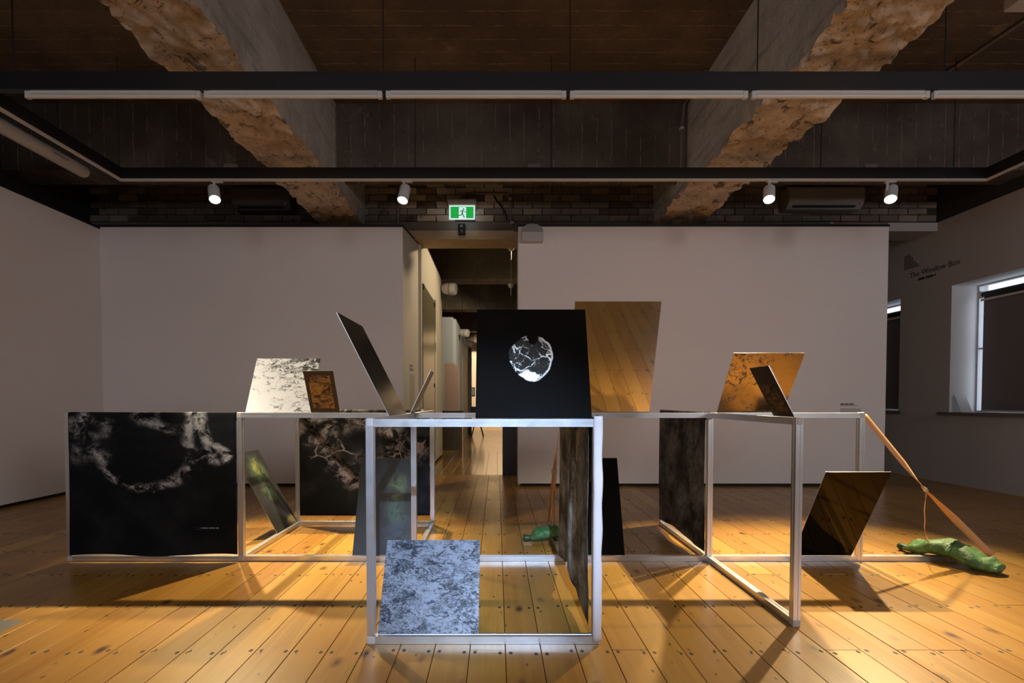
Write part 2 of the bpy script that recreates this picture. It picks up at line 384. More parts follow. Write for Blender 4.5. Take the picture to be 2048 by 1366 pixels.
# brick wall above and around the openings
bw = thing('wall_back', (0, YBACK, 3.0), None, None, kind='structure')
box('mortar_bed', XL, XR, YBACK+0.012, YBACK+0.36, 3.27, ZS, MORTAR, bw)
box('concrete_lintel', XL, 4.3, YBACK-0.004, YBACK+0.36, 3.155, 3.27, GREYCON, bw)
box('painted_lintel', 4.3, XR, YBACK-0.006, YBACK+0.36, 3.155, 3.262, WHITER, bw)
box('timber_lintel', -2.2, 1.6, YBACK-0.03, YBACK+0.34, 3.045, 3.155, TIMBER, bw)
box('wall_below', XL, -2.2, YBACK, YBACK+0.34, 0.0, 3.155, DARKWALL, bw)
box('wall_below', 1.6, 3.3, YBACK, YBACK+0.34, 0.0, 3.155, DARKWALL, bw)
bl, bh, bg = 0.232, 0.074, 0.011
BR = []
for k in range(4):
    bm = bmesh.new(); bx(bm, -bl/2, bl/2, 0, 0.03, 0, bh, 0)
    for v in bm.verts: v.co += Vector((random.uniform(-0.004, 0.004), random.uniform(-0.005, 0.002) if v.co.y < 0.01 else 0, random.uniform(-0.003, 0.003)))
    me = bpy.data.meshes.new('brick'); bmesh.ops.recalc_face_normals(bm, faces=bm.faces); bm.to_mesh(me); bm.free(); me.materials.append(BRICK); BR.append(me)
nb = 0
BEAMX = [(-2.21, -1.67), (1.97, 2.55)]
for row in range(7):
    z = 3.278 + row*(bh+bg); x = XL + 0.13 + (row % 2)*0.12
    while x < XR-0.12:
        if not any(a+0.1 < x < b-0.1 for a, b in BEAMX) and nb < 298:
            o = bpy.data.objects.new('brick', random.choice(BR)); COL.objects.link(o); link(o, Vector((x, YBACK-0.008, z)), bw); nb += 1
        x += bl+bg
# right wall with its deep window openings (white to 3.26 m, bare above)
rw = thing('wall_right', (XR, 3, 0), None, None, kind='structure')
WIN = [(3.55, 5.95), (6.70, 9.0), (0.4, 2.8)]; ZW0, ZW1, TW = 0.872, 2.42, 0.25
ys = sorted([YB] + [q for w in WIN for q in w] + [YFAR])
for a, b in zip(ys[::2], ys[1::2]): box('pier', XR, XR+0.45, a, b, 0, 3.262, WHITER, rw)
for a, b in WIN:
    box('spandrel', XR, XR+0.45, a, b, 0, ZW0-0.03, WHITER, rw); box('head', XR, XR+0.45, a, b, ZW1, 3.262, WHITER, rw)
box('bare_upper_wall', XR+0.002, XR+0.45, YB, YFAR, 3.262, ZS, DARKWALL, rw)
bb = thing('baseboard_right', (XR, 3, 0), None, None, kind='structure')
box('board', XR-0.018, XR, YB, 12.0, 0, 0.12, WHITER, bb); box('moulding', XR-0.012, XR, YB, 12.0, 0.12, 0.145, WHITER, bb, bevel=0.004)
def mat_glass():
    m = M('window_glass'); t = m.t; out = t.nodes['Material Output']
    tr = m.n('ShaderNodeBsdfTransparent'); gl = m.n('ShaderNodeBsdfGlossy'); gl.inputs['Roughness'].default_value = 0.02
    mx = m.n('ShaderNodeMixShader'); mx.inputs[0].default_value = 0.06
    t.links.new(tr.outputs[0], mx.inputs[1]); t.links.new(gl.outputs[0], mx.inputs[2]); t.links.new(mx.outputs[0], out.inputs[0])
    return m.m
GLASS = mat_glass()
FRAMEW = plain('window_frame_paint', (0.60, 0.60, 0.62), 0.5)
BLIND = plain('grey_blind_fabric', (0.17, 0.15, 0.145), 0.85, var=0.05, scale=60)
SILL = plain('varnished_sill', (0.16, 0.12, 0.10), 0.5)
for i, (a, b) in enumerate(WIN):
    wt = thing('window_%d' % (i+1), (XR+0.3, (a+b)/2, ZW0), None, None, kind='structure')
    xg = XR+TW+0.09
    for q in (a+0.0, b-0.02, (a+b)/2-0.02): box('stile', xg-0.02, xg+0.03, q, q+0.02, ZW0, ZW1, FRAMEW, wt)
    for q in (ZW0, ZW1-0.02, (ZW0+ZW1)/2-0.01): box('rail', xg-0.02, xg+0.03, a+0.02, b-0.02, q, q+0.02, FRAMEW, wt)
    for k in range(2):
        for z0, z1 in ((ZW0+0.02, (ZW0+ZW1)/2-0.01), ((ZW0+ZW1)/2+0.01, ZW1-0.02)):
            y0 = a+0.02 if k == 0 else (a+b)/2; y1 = (a+b)/2-0.02 if k == 0 else b-0.02
            box('pane', xg, xg+0.006, y0, y1, z0, z1, GLASS, wt)
    box('sill', XR-0.06, XR+0.42, a-0.10, b+0.10, ZW0-0.03, ZW0, SILL, wt)
# wall behind the camera with three windows
rear = thing('wall_rear', (0, YB, 0), None, None, kind='structure')
ed = [XL-0.2] + [q for wx, ww in REAR_WINDOWS for q in (wx-ww/2, wx+ww/2)] + [XR+0.45]
for a, b in zip(ed[::2], ed[1::2]): box('pier', a, b, YB-0.25, YB, 0, ZS, WHITER, rear)
for k, (wx, ww) in enumerate(REAR_WINDOWS):
    box('spandrel', wx-ww/2, wx+ww/2, YB-0.25, YB, 0, 2.0, WHITER, rear); box('head', wx-ww/2, wx+ww/2, YB-0.25, YB, 3.3, ZS, WHITER, rear)
    wt = thing('window_%d' % (k+4), (wx, YB, 2.0), None, None, kind='structure')
    for q in (wx-ww/2, wx-0.02, wx+ww/2-0.04): box('stile', q, q+0.04, YB-0.12, YB-0.07, 2.0, 3.3, FRAMEW, wt)
    for q in (2.0, 3.25): box('rail', wx-ww/2+0.04, wx+ww/2-0.04, YB-0.12, YB-0.07, q, q+0.05, FRAMEW, wt)
    for q0, q1 in ((wx-ww/2+0.04, wx-0.02), (wx+0.02, wx+ww/2-0.04)): box('pane', q0, q1, YB-0.1, YB-0.094, 2.05, 3.25, GLASS, wt)

# ------------------------------------------------------------------ concrete beams
def long_beam(name, x0, x1, seed):
    bm = bmesh.new(); zb = 3.225; prof = []
    n = 24
    prof.append((x0+0.10 if False else x0, ZS, 0)); 
    for k in range(8): prof.append((x0, ZS-(ZS-zb)*(k+1)/9, 0.3 + 0.7*(k/8)**3))
    for k in range(n+1): prof.append((x0+(x1-x0)*k/n, zb, 1))
    for k in range(8): prof.append((x1, zb+(ZS-zb)*(k+1)/9, 0.3 + 0.7*((7-k)/8)**3))
    prof.append((x1, ZS, 0))
    prev = None; y = YB
    xm = (x0+x1)/2
    while y <= YBACK+0.02:
        row = []
        for x, z, a in prof:
            p = Vector((x*1.0+seed, y, z))
            d = noise.fractal(p*3.1, 0.7, 2.1, 6)*0.036 + noise.fractal(p*12, 0.6, 2.1, 5)*0.026
            e = noise.fractal(p*5.3+Vector((9, 3, 1)), 0.55, 2.1, 6)*0.034
            under = abs(z-zb) < 1e-4; side = 0 if under and x0+0.02 < x < x1-0.02 else (1 if x > xm else -1)
            k = a if under else a*0.22
            nx = x + side*e*k; nz = z + (d*k if under else 0)
            row.append(bm.verts.new((nx, y, nz)))
        if prev:
            for i in range(len(row)-1): bm.faces.new((prev[i], prev[i+1], row[i+1], row[i]))
        prev = row; y += 0.028
    finish(name, bm, BEAM, kind='structure', smooth=True, edge=50)
for i, (a, b) in enumerate(BEAMX): long_beam('trim_%d' % (i+2), a, b, 3.7*i)
yv = onz(900, 207, ZS).y                                            # face of the cross beam
for i, (a, b) in enumerate(((XL, BEAMX[0][0]+0.03), (BEAMX[0][1]-0.03, BEAMX[1][0]+0.03), (BEAMX[1][1]-0.03, XR))):
    box('trim_%d' % (i+4), a, b, yv, yv+0.34, 3.40, ZS, SLABV, kind='structure')
FARCON = mat_slab('lightened_far_concrete', 0, (0.34, 0.28, 0.21), 0.4)  # concrete lightened in colour, standing in for light on the far beams
# beams of the room beyond
for i, y in enumerate((8.75, 11.6, 14.5, 17.2)): box('trim_%d' % (i+7), XL, XR, y, y+0.4, 3.2 if i < 2 else 3.1, ZS, FARCON, kind='structure')

# ------------------------------------------------------------------ lighting track, tubes, spot lamps
ZT = 3.0; TX0, TX1, TY1, TY2 = -3.355, 4.375, 3.18, 4.415
tr = thing('lighting_track', (0.5, 3.2, ZT), 'black suspended lighting track frame hung on thin rods under the concrete ceiling', 'lighting track')
tw_ = 0.045
box('channel', TX0-tw_, TX1+tw_, TY2-tw_, TY2, ZT, ZT+0.095, BLACK, tr)
box('channel', TX0, TX1, TY1-tw_, TY1, ZT, ZT+0.11, BLACK, tr)
box('channel', TX0-tw_, TX0, YB+0.6, TY2-tw_, ZT, ZT+0.095, BLACK, tr)
box('channel', TX1, TX1+tw_, YB+0.6, TY2-tw_, ZT, ZT+0.095, BLACK, tr)
box('channel', TX0, TX1, -2.2-tw_/2, -2.2+tw_/2, ZT, ZT+0.095, BLACK, tr); box('rail', TX0+0.01, TX1-0.01, -2.2-0.014, -2.2+0.014, ZT-0.014, ZT, TRACKW, tr)
box('rail', TX0-tw_+0.008, TX1+tw_-0.008, TY2-0.038, TY2-0.007, ZT-0.014, ZT, TRACKW, tr)
box('rail', TX0-tw_+0.008, TX0-0.008, YB+0.6, TY2-0.038, ZT-0.014, ZT, TRACKW, tr)
box('rail', TX1+0.008, TX1+tw_-0.008, YB+0.6, TY2-0.038, ZT-0.014, ZT, TRACKW, tr)
for u in (32, 768, 1139, 1512, 1885):
    x = ony(u, 100, TY1).x; finish('hanging_rod', tube(bmesh.new(), [(x, TY1-0.02, ZT+0.105), (x, TY1-0.02, ZS)], 0.004, 6), BLACK, tr)
for u in (240, 831, 1102, 1640, 1905):
    x = ony(u, 250, TY2).x; finish('hanging_rod', tube(bmesh.new(), [(x, TY2-0.02, ZT+0.09), (x, TY2-0.02, ZS)], 0.004, 6), BLACK, tr)
for u in (465, 1068, 1736):
    x = ony(u, 333, TY2).x; box('junction_plate', x-0.058, x+0.058, TY2-0.04, TY2-0.005, ZT+0.095, ZT+0.13, GREYP, tr, bevel=0.004)
names = ['leftmost, ending at the side track', 'second from the left end', 'middle, beneath the bare slab', 'fourth from the left end', 'fifth from the left end', 'rightmost, cut by the picture edge']
us = (55, 410, 770, 1135, 1495, 1855, 2220)
for i in range(6):
    a = ony(us[i], 195, TY1).x+0.012; b = ony(us[i+1], 195, TY1).x-0.012; y = TY1-0.022
    t = thing('fluorescent_tube', ((a+b)/2, y, ZT-0.05), 'unlit white tube fitting under the front track rail, ' + names[i], 'tube light', 'tube lights along the front track rail')
    box('backing', a+0.03, b-0.03, y-0.009, y+0.009, ZT-0.020, ZT, TRACKW, t)
    finish('tube', tube(bmesh.new(), [(a+0.03, y, ZT-0.032), (b-0.03, y, ZT-0.032)], 0.014, 12), TRACKW, t, smooth=True, edge=40)
    for q in (a, b-0.03): box('end_cap', q, q+0.03, y-0.013, y+0.013, ZT-0.048, ZT-0.002, WHITEP, t, bevel=0.004)
def spot_lamp(x, y, aim, label, energy, size=66, blend=0.6, color=WARM, stem_z=0.085, lens=LENS, shift=0.0):
    """track lamp: adapter, stem, cylindrical head, lit lens"""
    t = thing('track_spotlight', (x, y, ZT-0.2), label, 'spotlight', 'white cylinder spotlights on the track')
    z0 = ZT-0.014
    box('adapter', x-0.02, x+0.075, y-0.015, y+0.015, z0-0.016, z0, WHITEP, t, bevel=0.003)
    finish('stem', bx(bmesh.new(), x-0.009, x+0.009, y-0.006, y+0.006, z0-0.115, z0-0.016, 0.002), WHITEP, t)
    d = Vector(aim).normalized(); c = Vector((x+shift, y, z0-0.115))
    up = Vector((0, 0, 1)); s = d.cross(up).normalized(); k = s.cross(d).normalized(); r = 0.048; L = 0.155
    bm = bmesh.new(); rings = []
    for off, rr in ((-0.5*L, 0.6*r), (-0.5*L+0.004, 0.93*r), (-0.5*L+0.012, r), (0.5*L, r), (0.5*L, r*0.93), (0.5*L-0.012, r*0.9)):
        rings.append([bm.verts.new(c + d*off + (s*math.cos(2*math.pi*j/28)+k*math.sin(2*math.pi*j/28))*rr) for j in range(28)])
    for A, B in zip(rings, rings[1:]):
        for j in range(28): bm.faces.new((A[j], A[(j+1) % 28], B[(j+1) % 28], B[j]))
    bm.faces.new(rings[0])
    finish('head', bm, WHITEP, t, smooth=True, edge=35)
    bm = bmesh.new(); bm.faces.new([bm.verts.new(c + d*(0.5*L-0.008) + (s*math.cos(2*math.pi*j/28)+k*math.sin(2*math.pi*j/28))*r*0.9) for j in range(28)])
    finish('lens', bm, lens, t)
    l = bpy.data.lights.new('spot_beam', 'SPOT'); l.energy = energy; l.color = color; l.spot_size = math.radians(size); l.spot_blend = blend; l.shadow_soft_size = 0.03
    lo = bpy.data.objects.new('spot_beam', l); COL.objects.link(lo); p = c + d*(0.5*L+0.004)
    lo.rotation_mode = 'QUATERNION'; lo.rotation_quaternion = (-d).to_track_quat('Z', 'Y'); link(lo, p, t)
    return t
LX = [ony(u, 362, TY2).x for u in (431, 809, 1536, 1771)]
ly = TY2-0.022
spot_lamp(LX[0], ly, (0.36, -0.50, -1), 'white spotlight nearest the left end of the rear track', 880, 48, 1.0)
spot_lamp(LX[1], ly, (-0.13, -0.40, -1), 'white spotlight hanging just left of the green exit sign', 640, 56, 1.0)
spot_lamp(LX[2], ly, (-0.30, -0.54, -1), 'white spotlight in front of the right concrete beam end', 1120, 48, 1.0)
spot_lamp(LX[3], ly, (-0.48, -0.52, -1.0), 'rightmost white spotlight, head swung towards the sculpture', 950, 50, 1.0, shift=0.035)
spot_lamp(TX0-tw_/2, 1.3, (0.66, 0.62, -0.60), 'added unseen white spotlight on the left side track near the camera, aimed at the pale print', 330, 24, 0.7, (1.0, 0.88, 0.68))  # lamp out of view, added to light the pale plate
spot_lamp(TX1+tw_/2, 2.2, (-0.90, -0.10, -0.62), 'added unseen white spotlight on the right side track, brightening the foreground floor', 190, 56, 1.0)  # added out of view to lift the dim foreground floor
spot_lamp(0.45, -2.2, (-0.50, 4.2, -2.28), 'added unseen cool white spotlight on the near track rail behind the camera', 1700, 18, 0.7, COOL)  # out-of-view lamp added for the cool light on the front bars
# long pale diffuser at upper left
a = onx(170, 345, -4.2); t = thing('batten_light', (a.x, a.y-1.5, a.z-0.06), 'long unlit pale tube diffuser hung beside the left wall', 'batten light')
finish('diffuser', tube(bmesh.new(), [(a.x, a.y, a.z), (a.x, a.y-0.02, a.z), (a.x, a.y-2.4, a.z)], [0.052, 0.062, 0.062], 20), TRACKW, t, smooth=True, edge=40)
box('clip', a.x+0.045, a.x+0.068, a.y-0.42, a.y-0.26, a.z-0.012, a.z-0.004, GREYP, t)
for q in (0.3, 2.0): finish('hanger', tube(bmesh.new(), [(a.x, a.y-q, a.z+0.06), (a.x, a.y-q, ZS)], 0.004, 6), BLACK, t)
# fixture corner at upper right, conduit on the slab
p = onz(2034, 15, 3.75); t = thing('ceiling_fixture', (p.x+0.3, p.y-0.2, 3.75), 'white boxy ceiling fixture at the upper right picture corner', 'ceiling fixture')
box('housing', p.x-0.05, p.x+0.7, p.y-0.3, p.y+0.045, 3.75, 3.83, WHITEP, t, bevel=0.006)
for q in (0.06, 0.5): finish('hanger', tube(bmesh.new(), [(p.x+q, p.y-0.1, 3.83), (p.x+q, p.y-0.1, ZS)], 0.006, 6), WHITEP, t)
def conduit(path, label, r=0.012, mat=CONDUIT, rr=0.06, clips=()):
    t = thing('conduit', Vector(path[0]), label, 'pipe', 'painted conduits on the ceiling and walls')
    finish('pipe', tube(bmesh.new(), rounded_path(path, rr), r, 8), mat, t, smooth=True, edge=50)
    for c in clips: box('clip', c[0]-0.02, c[0]+0.02, c[1]-0.02, c[1]+0.02, c[2]-0.012, c[2]+0.012, PLASTIC, t)
    return t
q0, q1 = onz(1868, 162, ZS-0.02), onz(2048, 42, ZS-0.02)
conduit([q0, q1, q1+(q1-q0)*0.7], 'straight conduit crossing the dark slab at upper right', 0.016)
yv_ = yv-0.02
def pv(u, v): p = ony(u, v, yv_); return (p.x, yv_, max(p.z, 3.36))
conduit([(pv(1364, 215)[0]+0.03, yv_-0.5, ZS-0.018), (pv(1364, 215)[0]+0.02, yv_, ZS-0.02), pv(1363, 270), pv(1361, 340)], 'bent conduit down the cross beam, left of its twin by the right beam', 0.013, clips=[pv(1363, 257)])
conduit([(pv(1402, 150)[0]-0.1, yv_-0.9, ZS-0.018), (pv(1404, 215)[0], yv_-0.03, ZS-0.02), pv(1403, 270), pv(1401, 340)], 'conduit running down beside the right beam', 0.016)
yc = YBACK-0.03
def pc(u, v): return tuple(ony(u, v, yc))
conduit([pc(1345, 352), pc(1308, 400), pc(1306, 452)], 'bent conduit beside the right beam above the partition', 0.018, clips=[pc(1307, 421)])
conduit([pc(924, 398), pc(926, 387), pc(1020, 387), pc(1022, 462), pc(1050, 464)], 'conduit bending around above the exit sign to the right partition', 0.012, rr=0.09, clips=[pc(1020, 398), pc(1024, 446)])
conduit([pc(796, 372), pc(796, 452)], 'short vertical conduit behind the second spotlight', 0.018)
conduit([pc(1410, 447), pc(1662, 447), pc(1775, 447)], 'thin horizontal conduit under the right air conditioner', 0.016, clips=[pc(1662, 447)])
conduit([pc(205, 452), pc(420, 449), pc(600, 447)], 'thin horizontal conduit along the brick ledge above the left partition', 0.016)
# diagonal cable left loose on the brick
finish('loose_cable', tube(bmesh.new(), [Vector(pc(u, v))+Vector((0, 0.015-0.004*i, 0)) for i, (u, v) in enumerate(((988, 391), (993, 400), (1003, 412), (1011, 424), (1014, 440)))], 0.011, 8), BLACK, smooth=True, edge=60,
       label='dark loose cable sagging across the brick right of the exit sign', cat='cable')

# air conditioners
def air_con(u0, u1, v0, v1, label, mat):
    a, b = ony(u0, v1, YBACK-0.22), ony(u1, v0, YBACK-0.22); x0, x1, z0, z1 = a.x, b.x, a.z, b.z; y0, y1 = YBACK-0.22, YBACK-0.012
    t = thing('air_conditioner', ((x0+x1)/2, (y0+y1)/2, z0), label, 'air conditioner', 'wall air conditioners on the brick')
    prof = [(y1, z0), (y0+0.07, z0), (y0+0.012, z0+0.06), (y0, z0+0.10), (y0, z1-0.03), (y0+0.03, z1), (y1, z1)]
    bm = bmesh.new(); A = [bm.verts.new((x0, y, z)) for y, z in prof]; B = [bm.verts.new((x1, y, z)) for y, z in prof]
    bm.faces.new(A); bm.faces.new(B)
    for i in range(len(prof)): bm.faces.new((A[i], A[(i+1) % 7], B[(i+1) % 7], B[i]))
    bmesh.ops.bevel(bm, geom=bm.edges[:], offset=0.006, segments=2, affect='EDGES')
    finish('casing', bm, mat, t)
    box('louvre', x0+0.06, x1-0.1, y0+0.02, y0+0.05, z0+0.012, z0+0.03, BLACK, t)
    box('panel_seam', x0+0.01, x1-0.01, y0-0.002, y0+0.004, z0+0.115, z0+0.12, GREYP, t)
    finish('badge', tube(bmesh.new(), [(x1-0.055, y0+0.02, z0+0.055), (x1-0.055, y0+0.002, z0+0.055)], 0.013, 16), GREYP, t)
air_con(1579, 1731, 370, 414, 'pale air conditioner on the brick between the two right spotlights', GREYP)
air_con(463, 578, 371, 416, 'dark air conditioner on the brick right of the leftmost spotlight', plain('dark_fitting_plastic', (0.09, 0.085, 0.08), 0.5))

# exit sign
GREEN = mat_emit('lit_sign_green', (0.012, 0.36, 0.055), 0.95); SIGNW = mat_emit('lit_sign_white', (0.80, 0.95, 1.0), 0.8)
GREEND = mat_emit('lit_sign_pictogram_green', (0.01, 0.20, 0.06), 0.9)
ye = YBACK-0.16; c0 = ony(924, 425, ye); K = 0.0879/F*ye
def es(cx, cy): return c0.x+(cx-500)*K, c0.z+(505-cy)*K
t = thing('exit_sign', (c0.x, ye, c0.z-0.09), 'lit green exit sign with white running figure on the brick above the passage', 'sign')
x0, z1 = es(182, 218); x1, z0 = es(822, 345); box('housing', x0, x1, ye-0.03, YBACK-0.01, z0, z1, PLASTIC, t, bevel=0.008)
x0, z1 = es(210, 350); x1, z0 = es(790, 660); box('light_panel', x0, x1, ye, ye+0.008, z0, z1, SIGNW, t)
def flat(name, pts, off, mat, par):
    bm = bmesh.new(); bm.faces.new([bm.verts.new((es(*q)[0], ye-off, es(*q)[1])) for q in pts]); return finish(name, bm, mat, par)
flat('green_field', [(238, 375), (762, 375), (758, 634), (245, 634)], 0.0012, GREEN, t)
flat('white_door', [(432, 388), (592, 388), (592, 632), (425, 632)], 0.0020, SIGNW, t)
bm = bmesh.new()
def seg(pts, w):
    for (a, b), (c, d) in zip(pts, pts[1:]):
        n = Vector((-(d-b), c-a)).normalized()*w
        bm.faces.new([bm.verts.new((es(q, r)[0], ye-0.0028, es(q, r)[1])) for q, r in ((a+n.x, b+n.y), (c+n.x, d+n.y), (c-n.x, d-n.y), (a-n.x, b-n.y))])
bm.faces.new([bm.verts.new((es(535+19*math.cos(k*math.pi/8), 0)[0], ye-0.0028, es(0, 431+19*math.sin(k*math.pi/8))[1])) for k in range(16)])
seg([(520, 458), (500, 545)], 17); seg([(530, 460), (560, 493), (592, 493)], 8); seg([(512, 458), (474, 463), (456, 500)], 8)
seg([(505, 535), (532, 565), (552, 622)], 12); seg([(500, 540), (480, 567), (428, 567), (410, 588)], 11)
finish('running_figure', bm, GREEND, t)
l = bpy.data.lights.new('sign_glow', 'AREA'); l.shape = 'RECTANGLE'; l.size = 0.28; l.size_y = 0.03; l.energy = 0.10; l.color = (0.75, 0.9, 1.0)
lo = bpy.data.objects.new('sign_glow', l); COL.objects.link(lo); link(lo, Vector((c0.x, ye+0.03, c0.z-0.09)), t)
# black speaker below
p = ony(923, 466, YBACK-0.12); t = thing('wall_speaker', (p.x, p.y, p.z), 'small black wall speaker below the green exit sign', 'speaker')
bm = bx(bmesh.new(), p.x-0.045, p.x+0.045, YBACK-0.12, YBACK-0.02, p.z, p.z+0.125, 0.005)
for v in bm.verts:
    if v.co.z < p.z+0.06: v.co.y += 0.03
finish('cabinet', bm, BLACK, t)
for zz, rr in ((0.085, 0.02), (0.035, 0.012)): finish('driver', tube(bmesh.new(), [(p.x, YBACK-0.118+(0.022 if zz < 0.05 else 0), p.z+zz), (p.x, YBACK-0.126+(0.024 if zz < 0.05 else 0), p.z+zz)], rr, 20), GREYP, t)
# sounder / light box at the top of the right partition
p = ony(1043, 482, YP-0.09); q = ony(1086, 463, YP-0.09)
t = thing('emergency_light', ((p.x+q.x)/2, YP-0.05, p.z), 'pale rounded emergency fitting at top left corner of the right partition', 'wall fitting')
box('base', p.x, q.x, YP-0.10, YP-0.001, p.z, q.z, PLASTIC, t, bevel=0.006)
bm = bmesh.new(); prof = [(math.cos(k*math.pi/14), math.sin(k*math.pi/14)) for k in range(15)]
A = [bm.verts.new(((p.x+q.x)/2+c*(q.x-p.x)*0.5, YP-0.105, q.z+s_*0.085)) for c, s_ in prof]; B = [bm.verts.new((v.co.x, YP-0.001, v.co.z)) for v in A]
bm.faces.new(A); bm.faces.new(B)
for i in range(15): bm.faces.new((A[i], A[(i+1) % 15], B[(i+1) % 15], B[i]))
finish('domed_cover', bm, GREYP, t)

# lettering on the walls
def text_mesh(name, body, size, matrix, mat, label, cat, parent=None):
    cu = bpy.data.curves.new(name, 'FONT'); cu.body = body; cu.size = size; cu.extrude = 0.0006; cu.align_x = 'LEFT'
    to = bpy.data.objects.new(name, cu); COL.objects.link(to); dg = bpy.context.evaluated_depsgraph_get()
    me = bpy.data.meshes.new_from_object(to.evaluated_get(dg)); bpy.data.objects.remove(to); bpy.data.curves.remove(cu)
    bm = bmesh.new(); bm.from_mesh(me); bpy.data.meshes.remove(me); bmesh.ops.transform(bm, matrix=matrix, verts=bm.verts)
    return finish(name, bm, mat, parent, label=label, cat=cat)
RWM = lambda p: frame_matrix(p, Vector((0, -1, 0)), Vector((0, 0, 1)), Vector((-1, 0, 0)))
p = onx(1819, 557, XR-0.0012)
wl = thing('wall_lettering', (XR-0.002, p.y-0.3, p.z), 'black words and dotted emblem on the side wall beyond the right partition', 'lettering')
text_mesh('words', 'The Window Box', 0.098, RWM(p), INK, None, None, wl)
p2 = onx(1836, 557, XR-0.0012); p2b = p2.copy()
p3 = onx(1808.5, 541, XR-0.0012); bm = bmesh.new(); cols = [8, 8.5, 9, 8, 7, 6, 4.5, 3, 2, 1.3]
for i, n in enumerate(cols):
    for j in range(int(n)):
        bx(bm, XR-0.0022, XR-0.0008, p3.y-i*0.024-0.016, p3.y-i*0.024, p3.z+j*0.024, p3.z+j*0.024+0.016)
finish('dotted_emblem', bm, INK, wl)
def greek(name, mk, lines, mat, label, par=None):
    """small unreadable print, built as rows of tiny word marks: lines = (offset down, height, total width)"""
    bm = bmesh.new(); rg = random.Random(5)
    for dz, h, wd in lines:
        x = 0
        while x < wd:
            w = min(rg.uniform(1.5, 4.5)*h, wd-x)
            vs = [mk(x, -dz), mk(x+w, -dz), mk(x+w, -dz-h), mk(x, -dz-h)]
            bm.faces.new([bm.verts.new(v) for v in vs]); x += w+h*0.5
    return finish(name, bm, mat, par, label=label, cat='wall label' if label else None)
greek('small_line', lambda x, z: (XR-0.0012, p2b.y-x, p2b.z+z), [(0, 0.03, 0.26)], INK, None, wl)
p = ony(1681, 807, YP-0.0015)
greek('wall_label', lambda x, z: (p.x+x, YP-0.0015, p.z+z), [(0, 0.013, 0.16)], INK, 'black line of small print on the right partition above the frame corner')
greek('wall_label', lambda x, z: (p.x+x, YP-0.0015, p.z+z), [(0.06+0.014*i, 0.007, 0.24) for i in range(4)], GREYINK, 'faint grey paragraph on the right partition below the printed title')
greek('wall_label', lambda x, z: (p.x+x, YP-0.0015, p.z+z), [(0.02, 0.008, 0.2)], GREYINK, 'single faint grey line directly under the printed title on the right partition')
d_ = (Vector((-1.02, 6.30, 0))-Vector((-1.10, YP, 0))).normalized(); nn = Vector((d_.y, -d_.x, 0))
o_ = ony(818, 729, YP+0.28); base = Vector((-1.10, YP, 0))+d_*0.24+nn*0.002
greek('wall_label', lambda x, z: base+d_*x+Vector((0, 0, o_.z+z)), [(0.05*0, 0.028, 0.13), (0.045, 0.03, 0.14)], GREYINK, 'grey heading lines on the passage side of the left partition')
greek('wall_label', lambda x, z: base+d_*x+Vector((0, 0, o_.z+z)), [(0.12+0.022*i, 0.010, 0.2) for i in range(20)], plain('faint_wall_lettering', (0.45, 0.39, 0.30), 0.7), 'faint paragraph below the heading on the passage side of the left partition')

# ------------------------------------------------------------------ the passage and far room
pw = thing('wall_passage_left', (-1.0, 7.5, 0), None, None, kind='structure')
box('panel', -1.10, -0.985, 6.34, 8.72, 0.05, 3.16, PASSW, pw); box('recessed_base', -1.09, -1.0, 6.36, 8.70, -0.02, 0.05, SHADOWGAP, pw)
box('top_cap', -1.10, -0.98, 6.34, 8.72, 3.16, 3.185, BLACK, pw)
OLIVE = plain('olive_tinted_glass', (0.15, 0.13, 0.075), 0.3, spec=0.3)
t = thing('glass_sheet', (-0.97, 6.9, 0.1), 'tall olive tinted glass sheet clipped to the passage wall', 'glass panel')
box('sheet', -0.984, -0.974, 6.40, 7.62, 0.12, 2.56, OLIVE, t)
box('edge_strip', -0.984, -0.968, 7.621, 7.68, 0.12, 2.60, plain('glass_edge', (0.25, 0.23, 0.18), 0.2), t)
for y, z in ((6.44, 2.52), (7.55, 2.5), (7.55, 1.25), (6.44, 1.2)): box('clip', -0.974, -0.962, y-0.03, y+0.03, z-0.03, z+0.03, BLACK, t)
def flood(p, label, s=1.0, par=None):
    t = thing('flood_lamp', Vector(p)-Vector((0, 0, 0.07*s)), label, 'wall lamp', 'white wall lamps along the passage')
    box('mount', p[0]-0.03*s, p[0], p[1]-0.05*s, p[1]+0.05*s, p[2]-0.05*s, p[2]+0.07*s, WHITEP, t, bevel=0.004)
    d = Vector((0.88, -0.25, -0.12)).normalized(); c = Vector(p)
    finish('head', tube(bmesh.new(), [c+d*0.02*s, c+d*0.05*s, c+d*0.13*s, c+d*0.20*s, c+d*0.22*s], [0.05*s, 0.075*s, 0.085*s, 0.085*s, 0.075*s], 18), WHITEP, t, smooth=True, edge=40)
    finish('rim', tube(bmesh.new(), [c+d*0.135*s, c+d*0.15*s], 0.088*s, 18), GREYP, t)
flood((-0.98, 8.55, 2.99), 'large white wall lamp at the end of the cream passage wall', 1.25)
COOLW = mat_wall('pale_blue_grey_paint', (0.50, 0.55, 0.58)); PINKB = plain('pink_board', (0.62, 0.42, 0.33), 0.6, var=0.04)
ft = thing('wall_passage_far', (-1.0, 12, 0), None, None, kind='structure')
box('pier', -1.30, -0.93, 10.25, 10.6, 0, 2.78, COOLW, ft); box('side_panel', -1.30, -0.90, 10.6, 15.2, 0, 2.80, COOLW, ft)
box('cream_panel', -0.90, -0.885, 12.6, 14.2, 0, 2.2, PASSW, ft); box('end_post', -1.1, -0.80, 15.2, 15.35, 0, 2.8, GREYP, ft)
flood((-0.895, 11.4, 2.62), 'white wall lamp on the pale pier above the pink board', 1.1); flood((-0.885, 13.4, 2.6), 'smallest white wall lamp far down the passage', 1.1)
a, b = ony(889, 727, 10.0), ony(917, 822, 10.0)
